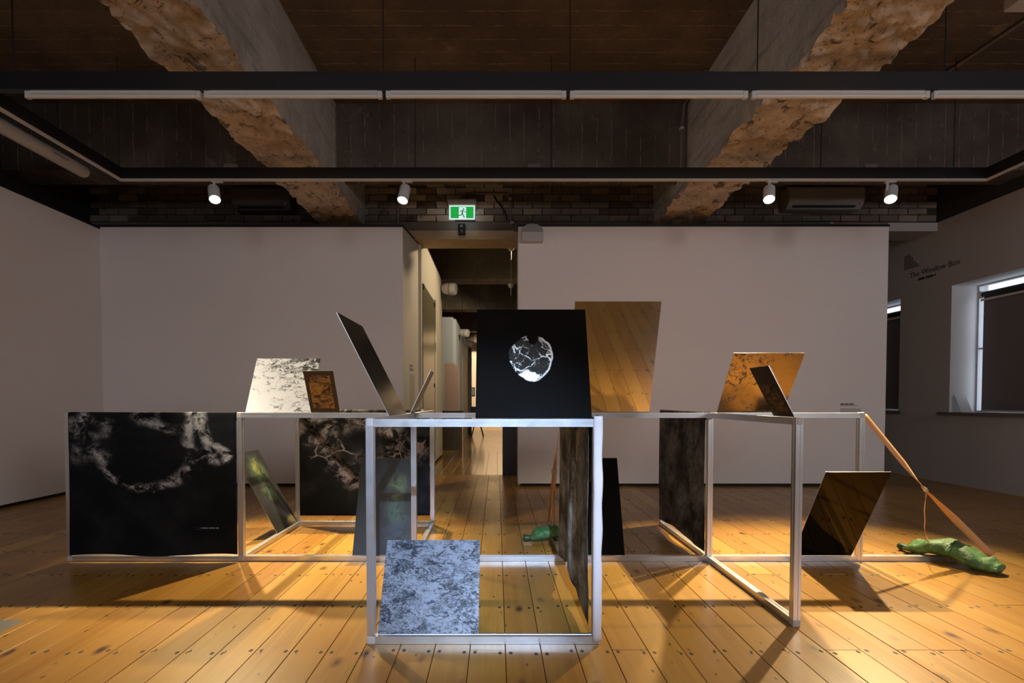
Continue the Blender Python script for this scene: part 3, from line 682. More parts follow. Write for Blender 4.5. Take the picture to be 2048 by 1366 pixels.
bm = bmesh.new(); pr = [(a.x, b.z), (b.x, b.z), (b.x, a.z-0.09), (b.x-0.09, a.z), (a.x, a.z)]
A = [bm.verts.new((x, 10.0, z)) for x, z in pr]; B = [bm.verts.new((x, 10.04, z)) for x, z in pr]; bm.faces.new(A); bm.faces.new(B)
for i in range(5): bm.faces.new((A[i], A[(i+1) % 5], B[(i+1) % 5], B[i]))
finish('notice_board', bm, PINKB, label='blank pink board standing on the dark counter in the passage', cat='board')
CTR = plain('dark_counter_front', (0.10, 0.085, 0.06), 0.25)
t = thing('counter', (-0.95, 10.3, 0), 'dark rounded counter in the passage behind the frame', 'counter')
bm = bmesh.new(); pr = [(-1.5, 10.24), (-1.5, 9.88)] + [(-0.88+0.16*math.sin(k*math.pi/12), 10.04-0.16*math.cos(k*math.pi/12)) for k in range(7)] + [(-0.72, 10.24)]
A = [bm.verts.new((x, y, 0)) for x, y in pr]; B = [bm.verts.new((x, y, b.z-0.03)) for x, y in pr]; bm.faces.new(A); bm.faces.new(B)
for i in range(len(pr)): bm.faces.new((A[i], A[(i+1) % len(pr)], B[(i+1) % len(pr)], B[i]))
finish('front', bm, CTR, t); box('top', -1.5, -0.70, 9.86, 10.24, b.z-0.03, b.z, BLACK, t)
t = thing('folding_chair', (-0.55, 13.6, 0), 'small chair with thin dark legs far down the passage', 'chair')
for x0, x1, y0, y1 in ((-0.72, -0.60, 13.4, 13.45), (-0.38, -0.50, 13.4, 13.45), (-0.72, -0.60, 13.8, 13.75), (-0.38, -0.50, 13.8, 13.75)):
    finish('leg', tube(bmesh.new(), [(x0, y0, 0), (x1, y1, 0.46)], 0.012, 6), BLACK, t)
box('seat', -0.75, -0.36, 13.38, 13.82, 0.46, 0.49, BLACK, t, bevel=0.006); box('backrest', -0.75, -0.36, 13.8, 13.82, 0.6, 0.85, BLACK, t, bevel=0.006)
box('door_1', 0.075, 0.30, 6.55, 6.62, 0.0, 2.05, plain('dark_sliding_door', (0.03, 0.026, 0.02), 0.3), kind='structure')
box('wall_far', XL, XR+0.4, YFAR, YFAR+0.2, 0, ZS, mat_wall('cream_far_paint', (0.70, 0.58, 0.44)), kind='structure')
box('wall_far_right', 0.9, XR+0.4, 12.0, 12.15, 0, ZS, DARKWALL, kind='structure')
p = ony(941.5, 783, YFAR-0.03); q = ony(950, 783, YFAR-0.03)
t = thing('framed_picture', (p.x, YFAR-0.03, p.z-0.17), 'small dark framed picture on the lit wall at the end of the passage', 'picture')
box('frame', p.x-0.13, q.x, YFAR-0.03, YFAR, p.z-0.17, p.z+0.16, BLACK, t); box('print', p.x-0.10, q.x-0.03, YFAR-0.034, YFAR-0.03, p.z-0.14, p.z+0.13, plain('dim_print', (0.12, 0.12, 0.10), 0.5, var=0.6), t)
# small detectors hanging right of the passage
for u, v, y, lb in ((1022, 497, 6.9, 'pale smoke detector on a rod below the lintel'), (1022, 572, 8.3, 'white smoke detector on a rod further into the passage')):
    p = ony(u, v, y); t = thing('smoke_detector', (p.x, p.y, p.z-0.1), lb, 'detector', 'smoke detectors in the passage')
    finish('body', tube(bmesh.new(), [p+Vector((0, 0, -0.03)), p, p+Vector((0, 0, 0.03))], [0.025, 0.05, 0.055], 18), WHITEP, t)
    finish('rod', tube(bmesh.new(), [p+Vector((0, 0, 0.03)), (p.x, p.y, ZS)], 0.006, 8), WHITEP, t)
    finish('drop', tube(bmesh.new(), [p+Vector((0, 0, -0.16)), p+Vector((0, 0, -0.03))], 0.008, 8), WHITEP, t)
def far_lamp(x, y, z, e, aim, label, size=90):
    t = thing('ceiling_spotlight', (x, y, z-0.1), label, 'spotlight'); finish('head', tube(bmesh.new(), [(x, y, z-0.08), (x, y, z+0.08)], 0.05, 16), WHITEP, t)
    finish('rod', tube(bmesh.new(), [(x, y, z+0.08), (x, y, ZS)], 0.006, 8), WHITEP, t)
    l = bpy.data.lights.new('spot_beam', 'SPOT'); l.energy = e; l.color = (1.0, 0.80, 0.55); l.spot_size = math.radians(size); l.spot_blend = 0.7; l.shadow_soft_size = 0.05
    lo = bpy.data.objects.new('spot_beam', l); COL.objects.link(lo); lo.rotation_mode = 'QUATERNION'; lo.rotation_quaternion = (-Vector(aim)).to_track_quat('Z', 'Y'); link(lo, Vector((x, y, z-0.1)), t)
far_lamp(0.5, 16.3, 3.35, 900, (-0.25, 0.75, -0.6), 'ceiling spotlight lighting the far end wall', 110)
far_lamp(0.75, 7.35, 3.5, 190, (-0.8, -0.05, -0.6), 'ceiling spotlight lighting the cream passage wall', 100)
far_lamp(0.62, 9.3, 3.0, 190, (-0.8, 0.55, -0.5), 'added unseen ceiling spotlight brightening the pale pier and pink board', 100)  # hidden lamp added to brighten the pier front

# ------------------------------------------------------------------ window blinds and the sill print
for i, (a, b) in enumerate(WIN):
    xb = XR+TW+0.03
    lab = ['dark grey roller blind on the large window at the right edge', 'dark grey roller blind partly hidden behind the right partition', 'grey roller blind on the side window nearest the camera'][i]
    t = thing('roller_blind', (xb, (a+b)/2, ZW0+0.02), lab, 'blind', 'roller blinds on the side windows')
    y0, y1 = a+0.10, b-0.112
    finish('roller', tube(bmesh.new(), [(xb, y0, ZW1-0.135), (xb, y1, ZW1-0.135)], 0.034, 14), BLACK, t, smooth=True, edge=50)
    box('fabric', xb-0.006, xb-0.003, y0+0.01, y1-0.01, ZW0+0.025, ZW1-0.19, BLIND, t)
    finish('fabric_roll', bx(bmesh.new(), xb-0.036, xb-0.030, y0, y1, ZW1-0.215, ZW1-0.188), TRACKW, t)
    finish('fabric_top', bx(bmesh.new(), xb-0.006, xb-0.003, y0+0.01, y1-0.01, ZW1-0.19, ZW1-0.135), BLACK, t)
    box('bottom_bar', xb-0.012, xb+0.006, y0+0.01, y1-0.01, ZW0+0.012, ZW0+0.03, WHITEP, t)
    for y in (y0-0.03, y1): box('bracket', xb-0.03, xb+0.03, y, y+0.03, ZW1-0.18, ZW1-0.09, WHITEP, t, bevel=0.004)

# ------------------------------------------------------------------ the aluminium frame
FH, BT = 0.935, 0.032
xA, xB, xC, xD, xE, xF, xG = -2.69, -1.612, -0.523, 0.412, 1.338, 2.285, 3.13
yF, yR, yK, yE = 1.997, 3.036, 3.905, 2.15
fr = thing('frame_sculpture', (0.2, 2.9, 0), 'long open framework of silver aluminium bars standing on the timber floor', 'frame sculpture')
def profile(h):
    g, dp = h*0.16, h*0.10; out = []
    for k in range(4):
        c, s = math.cos(k*math.pi/2), math.sin(k*math.pi/2)
        for x, y in ((h, -h), (h, -g*1.6), (h-dp, -g*1.2), (h-dp, g*1.2), (h, g*1.6)): out.append((x*c-y*s, x*s+y*c))
    return out
def bar(p, q, h=BT/2, name='bar', mat=ALU):
    p, q = Vector(p), Vector(q); d = (q-p).normalized(); up = Vector((0, 0, 1)) if abs(d.z) < 0.8 else Vector((0, 1, 0))
    a = d.cross(up).normalized(); b = a.cross(d); bm = bmesh.new(); pr = profile(h)
    A = [bm.verts.new(p+a*x+b*y) for x, y in pr]; B = [bm.verts.new(q+a*x+b*y) for x, y in pr]; n = len(pr)
    bm.faces.new(A); bm.faces.new(B)
    for i in range(n): bm.faces.new((A[i], A[(i+1) % n], B[(i+1) % n], B[i]))
    return finish(name, bm, mat, fr)
h = BT/2; zt, zb = FH-h, h; e = h+0.0005
for x, y in ((xA, yR), (xB, yR), (xC, yR), (xD, yR), (xE, yR), (xF, yR), (xB, yK), (xC, yK), (xE, yK), (xC, yF), (xD, yF), (xE, yE)):
    bar((x, y, 0.001), (x, y, FH), name='post')
for a, b in ((xA, xB), (xB, xC), (xC, xD), (xD, xE), (xE, xF)):
    bar((a+e, yR, zt), (b-e, yR, zt)); bar((a+e, yR, zb+0.001), (b-e, yR, zb+0.001))
bar((xF+e, yR, zb+0.001), (xG, yR-0.012, zb+0.001))
for z in (zt, zb+0.001):
    bar((xC+e, yF, z), (xD-e, yF, z)); bar((xB+e, yK, z), (xC-e, yK, z))
    bar((xB, yR+e, z), (xB, yK-e, z)); bar((xE, yE+e, z), (xE, yR-e, z)); bar((xE, yR+e, z), (xE, yK-e, z))
bar((xC, yF+e, zt), (xC, yR-e, zt)); bar((xD, yF+e, zt), (xD, yR-e, zt)); bar((xC, yR+e, zt), (xC, yK-e, zt)); bar((xC, yR+e, zb+0.001), (xC, yK-e, zb+0.001))
bar((xD, yR+e, zb+0.001), (xD, yK-0.05, zb+0.001))
for x, y, z in ((xA, yR, FH), (xF, yR, FH), (xC, yF, FH), (xE, yE, FH), (xC, yF, 0.033), (xE, yE, 0.033), (xB, yR, FH), (xB, yR, 0.033), (xA, yR, 0.033)):
    r = BT/2+0.0018; box('corner_connector', x-r, x+r, y-r, y+r, z-0.034, z+0.0035 if z > 0.5 else z, PLASTIC, fr, bevel=0.0075 if z > 0.5 else 0.005)

# ------------------------------------------------------------------ printed cloths
def cloth(name, mat, label, p0, p1, zbot, side, amp=0.006, seed=0.0, hem=None, wrap=0.05, matb=None):
    """hangs over the bar from p0 to p1; side = direction the print faces; runs down to zbot"""
    p0, p1 = Vector(p0), Vector(p1); d = p1-p0; n = Vector(side).normalized(); nu = 60
    zc = FH+0.004; off = BT/2+0.004
    prof = [(-off-0.001, FH-wrap), (-off, FH-0.012), (-off*0.8, zc), (0, zc+0.001), (off*0.8, zc), (off, FH-0.012)]
    nv = 40
    for k in range(1, nv+1): prof.append((off, FH-0.012+(zbot-FH+0.012)*k/nv))
    bm = bmesh.new(); uvl = bm.loops.layers.uv.new('UVMap'); grid = []; uvs = {}
    for i in range(nu+1):
        u = i/nu; row = []
        for j, (o, z) in enumerate(prof):
            t = max(0.0, (FH-z)/(FH-zbot)) if j > 4 else 0.0
            w = noise.noise(Vector((u*5+seed, t*1.5, seed)))*amp*(0.4+2.2*t) + noise.noise(Vector((u*14+seed, t*5, seed+3)))*amp*0.5*t + 0.003*t
            zz = z
            if hem and j > 5: zz = z + hem(u)*t**3
            p = p0 + d*u + n*(o+max(w, -0.002) if j > 4 else o); v = bm.verts.new((p.x, p.y, zz)); row.append(v)
            uvs[v] = (u, max(0.0, min(1.0, (zz-zbot)/(FH-zbot))))
        grid.append(row)
    for i in range(nu):
        for j in range(len(prof)-1):
            f = bm.faces.new((grid[i][j], grid[i+1][j], grid[i+1][j+1], grid[i][j+1]))
            for lp in f.loops: lp[uvl].uv = uvs[lp.vert]
    o = finish(name, bm, mat, smooth=True, label=label, cat='cloth', group='printed cloths hung on the frame')
    s = o.modifiers.new('thickness', 'SOLIDIFY'); s.thickness = 0.0012; s.offset = -1
    return o
C1 = mat_cloth('cloud_print_cloth', [(0.45, 0.88, 0.36, 0.40, 0.13, 1.2), (0.60, 0.96, 0.16, 0.10, 0.5, 1.3), (0.74, 0.80, 0.05, 0.14, 0.8, 1.7), (0.87, 0.73, 0.06, 0.05, 1.0, 2.2), (0.14, 0.90, 0.12, 0.06, 0.8, 0.6), (0.10, 0.72, 0.08, 0.05, 1.0, 0.5)], (0.42, 0.41, 0.40), 2.3, 0.022)
C2 = mat_cloth('rock_print_cloth', [(0.12, 0.82, 0.12, 0.10, 0.8, 1.0), (0.50, 0.62, 0.26, 0.30, 0.45, 0.8), (0.56, 0.42, 0.12, 0.13, 1.0, 0.42), (0.80, 0.62, 0.12, 0.09, 0.9, 1.0)], (0.36, 0.32, 0.33), 5.1, 0.035, cracks=0.7)
C3 = mat_cloth('streaked_print_cloth', [(0.52, 0.55, 0.12, 0.70, 1.0, 0.9), (0.85, 0.60, 0.10, 0.4, 1.0, 0.5)], (0.48, 0.48, 0.44), 8.4, 0.85, base=(0.06, 0.06, 0.055))
C4 = mat_cloth('misty_print_cloth', [(0.55, 0.55, 0.30, 0.40, 0.9, 0.45), (0.82, 0.5, 0.06, 0.35, 1.0, 0.5)], (0.26, 0.25, 0.24), 11.9, 0.4, base=(0.028, 0.028, 0.026))
c1 = cloth('printed_cloth', C1, 'large black cloth with drifting cloud print on the leftmost frame bay', (xA+0.012, yR, 0), (xB-0.018, yR, 0), 0.042, (0, -1, 0), 0.004, 1.0, hem=lambda u: 0.008*math.sin(u*9))
PALEINK = plain('pale_cloth_lettering', (0.16, 0.155, 0.17), 0.8)
pl = ony(389, 1054, yR-0.034)
greek('printed_line', lambda x, z: (pl.x+x, yR-0.0375, pl.z+z), [(0, 0.012, 0.05), (0.001, 0.010, 0.155)], PALEINK, None, c1)
cloth('printed_cloth', C2, 'dark cloth with cracked rock print hung at the back of the frame', (xB+0.022, yK, 0), (xC-0.02, yK, 0), 0.085, (0, -1, 0), 0.003, 4.0)
c3 = cloth('printed_cloth', C3, 'dark streaked cloth along the right side of the front cube', (xD, yR-0.018, 0), (xD, yF+0.07, 0), 0.06, (-1, 0, 0), 0.012, 7.0, hem=lambda u: 0.07*math.exp(-((u-0.45)/0.2)**2)-0.02*u, wrap=0.30)
cloth('printed_cloth', C4, 'grey misty cloth hung beneath the bar left of the copper print', (xE, yK+0.012, 0), (xE, yR+0.02, 0), 0.05, (-1, 0, 0), 0.006, 9.0, hem=lambda u: 0.03*math.exp(-((u-0.45)/0.25)**2), wrap=0.05)
# pale fabric turned around the front right post
FAB = plain('pale_cloth_lining', (0.60, 0.55, 0.56), 0.9, var=0.06); FABB = plain('white_cloth_lining', (0.75, 0.76, 0.82), 0.9, var=0.04)
bm = bmesh.new(); nz = 40; strips = []
for j in range(nz+1):
    t_ = j/nz; z = 0.012+(FH+0.012-0.012)*t_; w = 0.004*noise.noise(Vector((t_*9, 1, 2))); cr = 0.006*math.exp(-((t_-0.66)/0.05)**2)
    xl, xr = xD-BT/2+0.001, xD+BT/2+0.006+w; yf = yF-BT/2-0.004-cr
    strips.append([bm.verts.new(v) for v in ((xl, yf, z), (xD, yf-0.001, z), (xr-0.005, yf, z), (xr, yf+0.006, z), (xr+0.002, yF+BT/2+0.03, z), (xr+0.001, yF+0.12, z))])
for A, B in zip(strips, strips[1:]):
    for i in range(5): bm.faces.new((A[i], A[i+1], B[i+1], B[i]))
o = finish('lining', bm, FAB, c3, smooth=True, label='pale lining folded around the front right post')
s = o.modifiers.new('thickness', 'SOLIDIFY'); s.thickness = 0.001

# ------------------------------------------------------------------ metal print plates
def plate(name, label, mat, bl, br, tl, cat='plate', edge=ALUE, th=0.0035, inset=None, group='leaning metal plates on the frame'):
    """rectangular sheet from its bottom-left, bottom-right and top-left corners; front face looks at the camera side"""
    bl, br, tl = Vector(bl), Vector(br), Vector(tl); u = (br-bl); w = u.length; u.normalize(); v = (tl-bl); v -= u*v.dot(u); hgt = v.length; v.normalize(); n = v.cross(u)   # n points away from viewer
    bm = bmesh.new(); bx(bm, -w/2, w/2, 0, th, 0, hgt, 0)
    for f in bm.faces: f.material_index = 0 if abs(f.normal.y) > 0.5 else 1
    me = bpy.data.meshes.new(name); bmesh.ops.recalc_face_normals(bm, faces=bm.faces)
    for f in bm.faces: f.material_index = 0 if abs(f.normal.y) > 0.5 else 1
    bm.to_mesh(me); bm.free(); me.materials.append(mat); me.materials.append(edge)
    o = bpy.data.objects.new(name, me); COL.objects.link(o); o.matrix_world = frame_matrix((bl+br)/2, u, -n if False else u.cross(v)*-1, v)
    tag(o, label, cat, group)
    if inset:
        x0, x1, z0, z1, m2 = inset; bm = bx(bmesh.new(), x0*w-w/2, x1*w-w/2, -0.0008, 0.0006, z0*hgt, z1*hgt)
        me = bpy.data.meshes.new('print'); bmesh.ops.recalc_face_normals(bm, faces=bm.faces); bm.to_mesh(me); bm.free(); me.materials.append(m2)
        c = bpy.data.objects.new('print', me); COL.objects.link(c); c.parent = o
    return o
P = Vector
zs = FH+0.002; zl = BT+0.002
R1 = mat_rock('pale_rock_print', (0.86, 0.84, 0.80), (0.04, 0.035, 0.03), 0.0, 0.32, 26, 0.455, 0.55, (1.0, 1, 1.8), bias=(0.16, 0.20, -0.075))
R9 = mat_rock('blue_rock_print', (0.165, 0.17, 0.20), (0.012, 0.015, 0.022), 0.2, 0.42, 40, 0.45, 0.57, (0.9, 1, 1.6), rot=0.35)
R9.node_tree.nodes['Principled BSDF'].inputs['Specular IOR Level'].default_value = 0.15
R7 = mat_rock('copper_rock_print', (0.52, 0.42, 0.32), (0.07, 0.045, 0.03), 0.95, 0.14, 30, 0.49, 0.60, (1, 1, 1.2), bias=(-0.20, 0.10, -0.04))
R2 = mat_rock('brown_landscape_print', (0.34, 0.26, 0.18), (0.03, 0.02, 0.015), 0.9, 0.18, 14, 0.44, 0.53, (1, 1, 1.6), rot=0.5)
DKB = plain('dark_brown_plate', (0.05, 0.034, 0.026), 0.3, 0.2)
MIR = plain('polished_mirror_plate', (0.80, 0.76, 0.72), 0.035, 1.0, var=0.02)
DMIR = plain('black_mirror_plate', (0.016, 0.013, 0.012), 0.06, 0.9, var=0.05)
BLKP = plain('black_satin_plate', (0.010, 0.010, 0.010), 0.22)
BLKM = plain('black_matt_plate', (0.004, 0.0035, 0.003), 0.6, spec=0.05)
def lean(u0, v0, u1, v1, yb, ratio):
    """bottom corners at pixels on plane yb; top nearer (ratio>1) or further"""
    pass
# P1 pale rock print, leaning back on the left rear bar
def up_plate(name, label, mat, ub0, ub1, ybase, zbase, ytop, vtop, **k):
    b0 = ony(ub0, 823, ybase); b1 = ony(ub1, 823, ybase); zt_ = ony((ub0+ub1)/2, vtop, ytop).z
    return plate(name, label, mat, (b0.x, ybase, zbase), (b1.x, ybase, zbase), (b0.x, ytop, zt_), **k)
up_plate('print_plate', 'bright pale plate with black rock speckle leaning on the left rear bar', R1, 490.5, 624, yR+0.008, zs, yR+0.165, 717)
up_plate('print_plate', 'small dark brown plate with amber rock picture in front of the pale plate', DKB, 622, 680, yR-0.008, zs, yR-0.13, 742, inset=(0.12, 0.86, 0.10, 0.90, R2))
def stone_mat():
    m = M('glowing_stone_print', 0.07, 0.0, (0.006, 0.006, 0.006), 0.5); o = m.coord(); X = m.xyz(o)
    wv = m.vadd(o, m.ncol(o, 14, 4), 0.035); Wx = m.xyz(wv)
    dx = m.op('DIVIDE', m.op('MULTIPLY', m.op('ADD', Wx[0], -0.015), m.op('MULTIPLY_ADD', Wx[2], -1.4, 1.42)), 0.094); dz = m.op('DIVIDE', m.op('SUBTRACT', Wx[2], 0.285), 0.105)
    d = m.op('SQRT', m.op('ADD', m.op('MULTIPLY', dx, dx), m.op('MULTIPLY', dz, dz)))
    nx = m.op('DIVIDE', m.op('SUBTRACT', Wx[0], 0.020), 0.022); nz = m.op('DIVIDE', m.op('SUBTRACT', Wx[2], 0.392), 0.042)   # notch at the top
    nd = m.op('SQRT', m.op('ADD', m.op('MULTIPLY', nx, nx), m.op('MULTIPLY', nz, nz)))
    ins = m.op('MULTIPLY', m.step(d, 1.03, 0.97), m.step(nd, 0.9, 1.1))
    e = m.voro(m.vadd(o, m.ncol(o, 26, 6), 0.045), 15, 'DISTANCE_TO_EDGE'); e2 = m.voro(m.vadd(o, m.ncol(o, 40, 6), 0.03), 38, 'DISTANCE_TO_EDGE')
    vein = m.op('MAXIMUM', m.step(e, 0.05, 0.015), m.op('MULTIPLY', m.step(e2, 0.05, 0.01), m.step(m.noise(o, 18, 3), 0.52, 0.6)))
    vein = m.op('MULTIPLY', vein, m.step(m.noise(o, 20, 4), 0.42, 0.55))
    rim = m.op('MULTIPLY', m.step(d, 0.86, 0.97), m.op('MULTIPLY', m.step(X[0], -0.02, 0.06), m.step(m.noise(o, 16, 3), 0.38, 0.5)))
    bx_ = m.op('DIVIDE', Wx[0], 0.075); bz_ = m.op('DIVIDE', m.op('SUBTRACT', Wx[2], 0.205), 0.04)
    bd = m.op('SQRT', m.op('ADD', m.op('MULTIPLY', bx_, bx_), m.op('MULTIPLY', bz_, bz_)))
    blob = m.step(m.op('ADD', bd, m.op('MULTIPLY', m.noise(o, 40, 5), 0.9)), 1.15, 0.95)
    spk = m.step(m.noise(o, 75, 6, 0.75), 0.60, 0.68)
    k = m.op('MAXIMUM', m.op('MAXIMUM', vein, rim), m.op('MAXIMUM', blob, m.op('MULTIPLY', spk, 0.55)))
    k = m.op('MULTIPLY', m.op('MAXIMUM', k, m.op('MULTIPLY', m.noise(o, 34, 6), 0.07)), ins)
    m.color(m.mix(k, (0.005, 0.005, 0.005), (0.92, 0.89, 0.82))); return m.m
b0, b1 = ony(951, 838, yF), ony(1184, 838, yF); tz = ony(1060, 619, yF+0.165).z
plate('print_plate', 'black plate with a white heart-shaped stone print on the front bar', stone_mat(), (b0.x, yF+0.002, zs), (b1.x, yF+0.002, zs), (b0.x, yF+0.165, tz))
a_ = ony(1323, 603, yR-0.215); b_ = ony(1150, 601, yR-0.215)
plate('mirror_plate', 'tall mirror plate reflecting the floorboards, leaning forward beside the stone print', MIR, (b_.x, yR-0.004, zs), (a_.x, yR-0.004, zs), (b_.x, yR-0.215, a_.z))
a_, b_ = ony(1468, 706, yR-0.215), ony(1610, 709, yR-0.215)
plate('print_plate', 'copper coloured reflective plate with dark speckle leaning forward on the right rear bar', R7, (a_.x, yR-0.004, zs), (b_.x, yR-0.004, zs), (a_.x, yR-0.215, a_.z))
def side_plate(name, label, mat, xb, zb_, ynear, yfar, xt, zt_, flip, **k):
    """stands on a bar that runs into depth; leans sideways to xt. flip: print looks towards +x"""
    if flip: return plate(name, label, mat, (xb, yfar, zb_), (xb, ynear, zb_), (xt, yfar, zt_), **k) if False else plate(name, label, mat, (xb, ynear, zb_), (xb, yfar, zb_), (xt, ynear, zt_), **k)
    return plate(name, label, mat, (xb, yfar, zb_), (xb, ynear, zb_), (xt, yfar, zt_), **k)
def ybar(u, x): d = F*x/(u-CX); return d
n_, f_ = ybar(780, xC), ybar(814.4, xC); tp = ony(725, 652.6, f_)
side_plate('print_plate', 'large black satin plate tilting steeply left on the front cube', BLKP, xC-0.004, zs, n_, f_, tp.x, tp.z, True)
n_, f_ = ybar(817.6, xC), ybar(827.3, xC); tp = ony(860.6, 740.7, n_)
side_plate('print_plate', 'small narrow brown plate tilting right beside the passage', DKB, xC+0.006, zs, n_, f_-0.01, tp.x, tp.z, False)
n_, f_ = ybar(1593.8, xE), ybar(1549, xE); tp = ony(1498.7, 736.5, f_)
side_plate('print_plate', 'small dark plate with amber picture tilting left in front of the copper plate', DKB, xE-0.004, zs, n_+0.01, f_, tp.x, tp.z, False, inset=(0.14, 0.86, 0.10, 0.64, R2))
# lower plates
b0, b1 = ony(755, 1272, yF), ony(957, 1272, yF); tp = ony(775, 1080, yF+0.19)
plate('print_plate', 'blue-grey plate with marbled rock print on the lowest front bar', R9, (b0.x, yF+0.002, zl), (b1.x, yF+0.002, zl), (b0.x, yF+0.19, tp.z))
def smear_reflection(name, spots):  # serves real smears and reflections put into the colour
    m = M(name, 0.2, 0.0, spec=0.35); o = m.coord(); X = m.xyz(m.vadd(o, m.ncol(o, 7, 5), 0.12)); c = m.mix(m.noise(o, 6, 6), (0.018, 0.017, 0.017), (0.040, 0.040, 0.042))
    for cx, cz, rx, rz, col in spots:
        dx = m.op('DIVIDE', m.op('SUBTRACT', X[0], cx+0.06), rx); dz = m.op('DIVIDE', m.op('SUBTRACT', X[2], cz+0.06), rz)
        d = m.op('SQRT', m.op('ADD', m.op('MULTIPLY', dx, dx), m.op('MULTIPLY', dz, dz)))
        k = m.op('MULTIPLY', m.step(d, 1.0, 0.1), m.step(m.noise(o, 13, 8, 0.7, 1.0), 0.32, 0.6)); c = m.mix(k, c, col)
    m.color(c); return m.m
n_, f_ = ybar(553, xB), ybar(594, xB); tp = ony(516, 899, f_)
SM1 = smear_reflection('green_smeared_plate', [(0.02, 0.50, 0.16, 0.16, (0.10, 0.16, 0.09)), (0.02, 0.52, 0.07, 0.09, (0.26, 0.26, 0.06)), (0.02, 0.32, 0.14, 0.10, (0.09, 0.13, 0.09)), (0.10, 0.04, 0.10, 0.07, (0.50, 0.38, 0.16))])
side_plate('print_plate', 'dark plate with green and yellow smears tilting left behind the leftmost post', SM1, xB-0.004, zl, n_, f_, tp.x, tp.z, True)
SM2 = smear_reflection('painted_reflection_plate', [(0.07, 0.42, 0.09, 0.16, (0.10, 0.12, 0.06)), (0.07, 0.26, 0.10, 0.14, (0.06, 0.09, 0.065)), (0.09, 0.12, 0.14, 0.16, (0.05, 0.06, 0.075))])  # green and grey patches stand in for reflections in the glossy panel
b0, b1 = ony(704.4, 1112, yR), ony(823, 1112, yR); tp = ony(723.6, 916, yR+0.22)
plate('print_plate', 'tall dusky plate with painted faint green reflections behind the front left post', SM2, (b0.x, yR+0.004, zl), (b1.x, yR+0.004, zl), (b0.x, yR+0.22, tp.z))
b0, b1 = ony(1131, 1112, yR), ony(1250, 1112, yR)
plate('print_plate', 'plain black plate leaning back just right of the streaked cloth', BLKM, (b0.x, yR+0.004, zl), (b1.x, yR+0.004, zl), (b0.x, yR+0.22, tp.z))
a_, b_ = ony(1652, 944, yR-0.30), ony(1783, 944, yR-0.30)
plate('mirror_plate', 'dark brown mirror plate leaning forward low at the right end', DMIR, (a_.x, yR-0.004, zl), (b_.x, yR-0.004, zl), (a_.x, yR-0.30, a_.z))
c_ = onz(51, 1242)
plate('metal_sheet', 'bare metal sheet lying flat on the floor at the left picture edge', plain('bare_sheet_metal', (0.62, 0.61, 0.58), 0.3, 0.85), (c_.x-0.42, c_.y-0.42, 0.004), (c_.x, c_.y-0.42, 0.004), (c_.x-0.42, c_.y, 0.004), group='loose metal sheets')
# small print on the sill of the large window
w0 = WIN[0][1]; a_ = onx(1925, 822, XR+0.06)
plate('sill_plate', 'small pale plate leaning on the windowsill of the large window', plain('pale_sill_plate', (0.50, 0.49, 0.48), 0.5), (XR+0.03, w0-0.12, ZW0+0.001), (XR+0.17, w0-0.12, ZW0+0.001), (XR+0.03, w0-0.03, ZW0+0.21), edge=BLACK, group='loose small plates')

# ------------------------------------------------------------------ straps and green bags
def mat_strap():
    m = M('orange_webbing', 0.75); o = m.coord(); m.color(m.mix(m.noise(o, 6, 4), (0.62, 0.27, 0.07), (0.62, 0.36, 0.20)))
    m.bump(m.noise(m.map(o, (1, 1, 1)), 400, 2), 0.2, 0.001); return m.m
STRAP = mat_strap(); BUCK = plain('pale_buckle', (0.62, 0.55, 0.42), 0.35, 0.5)
def ribbon(name, path, widths, twists, ref, parent, mat=STRAP):
    path = [Vector(p) for p in path]; bm = bmesh.new(); L = []; R = []; n = len(path)
    for i, p in enumerate(path):
        d = (path[min(i+1, n-1)]-path[max(i-1, 0)]).normalized(); a = d.cross(Vector(ref)).normalized(); b = a.cross(d)
        s = a*math.cos(twists[i])+b*math.sin(twists[i]); L.append(bm.verts.new(p+s*widths[i]/2)); R.append(bm.verts.new(p-s*widths[i]/2))
    for i in range(n-1): bm.faces.new((L[i], L[i+1], R[i+1], R[i]))
    o = finish(name, bm, mat, parent, smooth=True); s = o.modifiers.new('thickness', 'SOLIDIFY'); s.thickness = 0.0016; s.offset = 0; return o
def interp(keys, t):
    for (t0, v0), (t1, v1) in zip(keys, keys[1:]):
        if t <= t1: q = (t-t0)/(t1-t0); return v0+(v1-v0)*q
    return keys[-1][1]
pt0 = P((xF+BT/2+0.004, yR-0.004, FH-0.018)); pt1 = P((xG-0.02, yR-0.02, BT+0.004)); N_ = 40
st = thing('strap', pt1, 'orange webbing strap running down from the right end frame corner to the floor bar', 'strap', 'orange straps')
kp = ony(1852, 981, yR-0.012)
ribbon('webbing', [pt0.lerp(kp, i/19) if i < 19 else kp.lerp(pt1, (i-19)/21) for i in range(N_+1)], [0.042]*(N_+1), [interp([(0, 0.25), (0.3, 0.3), (0.5, 1.45), (0.56, 1.6), (0.75, 2.6), (1, 2.85)], i/N_) for i in range(N_+1)], (0, 1, 0), st)
finish('knot', tube(bmesh.new(), [kp+P((-0.028, 0, 0.026)), kp+P((-0.012, -0.006, 0.012)), kp+P((0.0, 0, 0.0)), kp+P((0.014, 0.004, -0.012))], [0.005, 0.011, 0.012, 0.006], 10), BUCK, st, smooth=True)
k2 = ony(1861, 1093, 3.02)
pth = [ony(u, v, yR-0.014).lerp(k2, 0) for u, v in ((1853, 984), (1851, 1000), (1849, 1020), (1850, 1040), (1849, 1056), (1852, 1072), (1857, 1084), (1862, 1094))]
ribbon('hanging_tail', pth, [0.018, 0.013, 0.010, 0.008, 0.009, 0.016, 0.02, 0.02], [0.3, 0.9, 1.3, 1.4, 1.2, 0.8, 0.5, 0.4], (0, 1, 0), st)
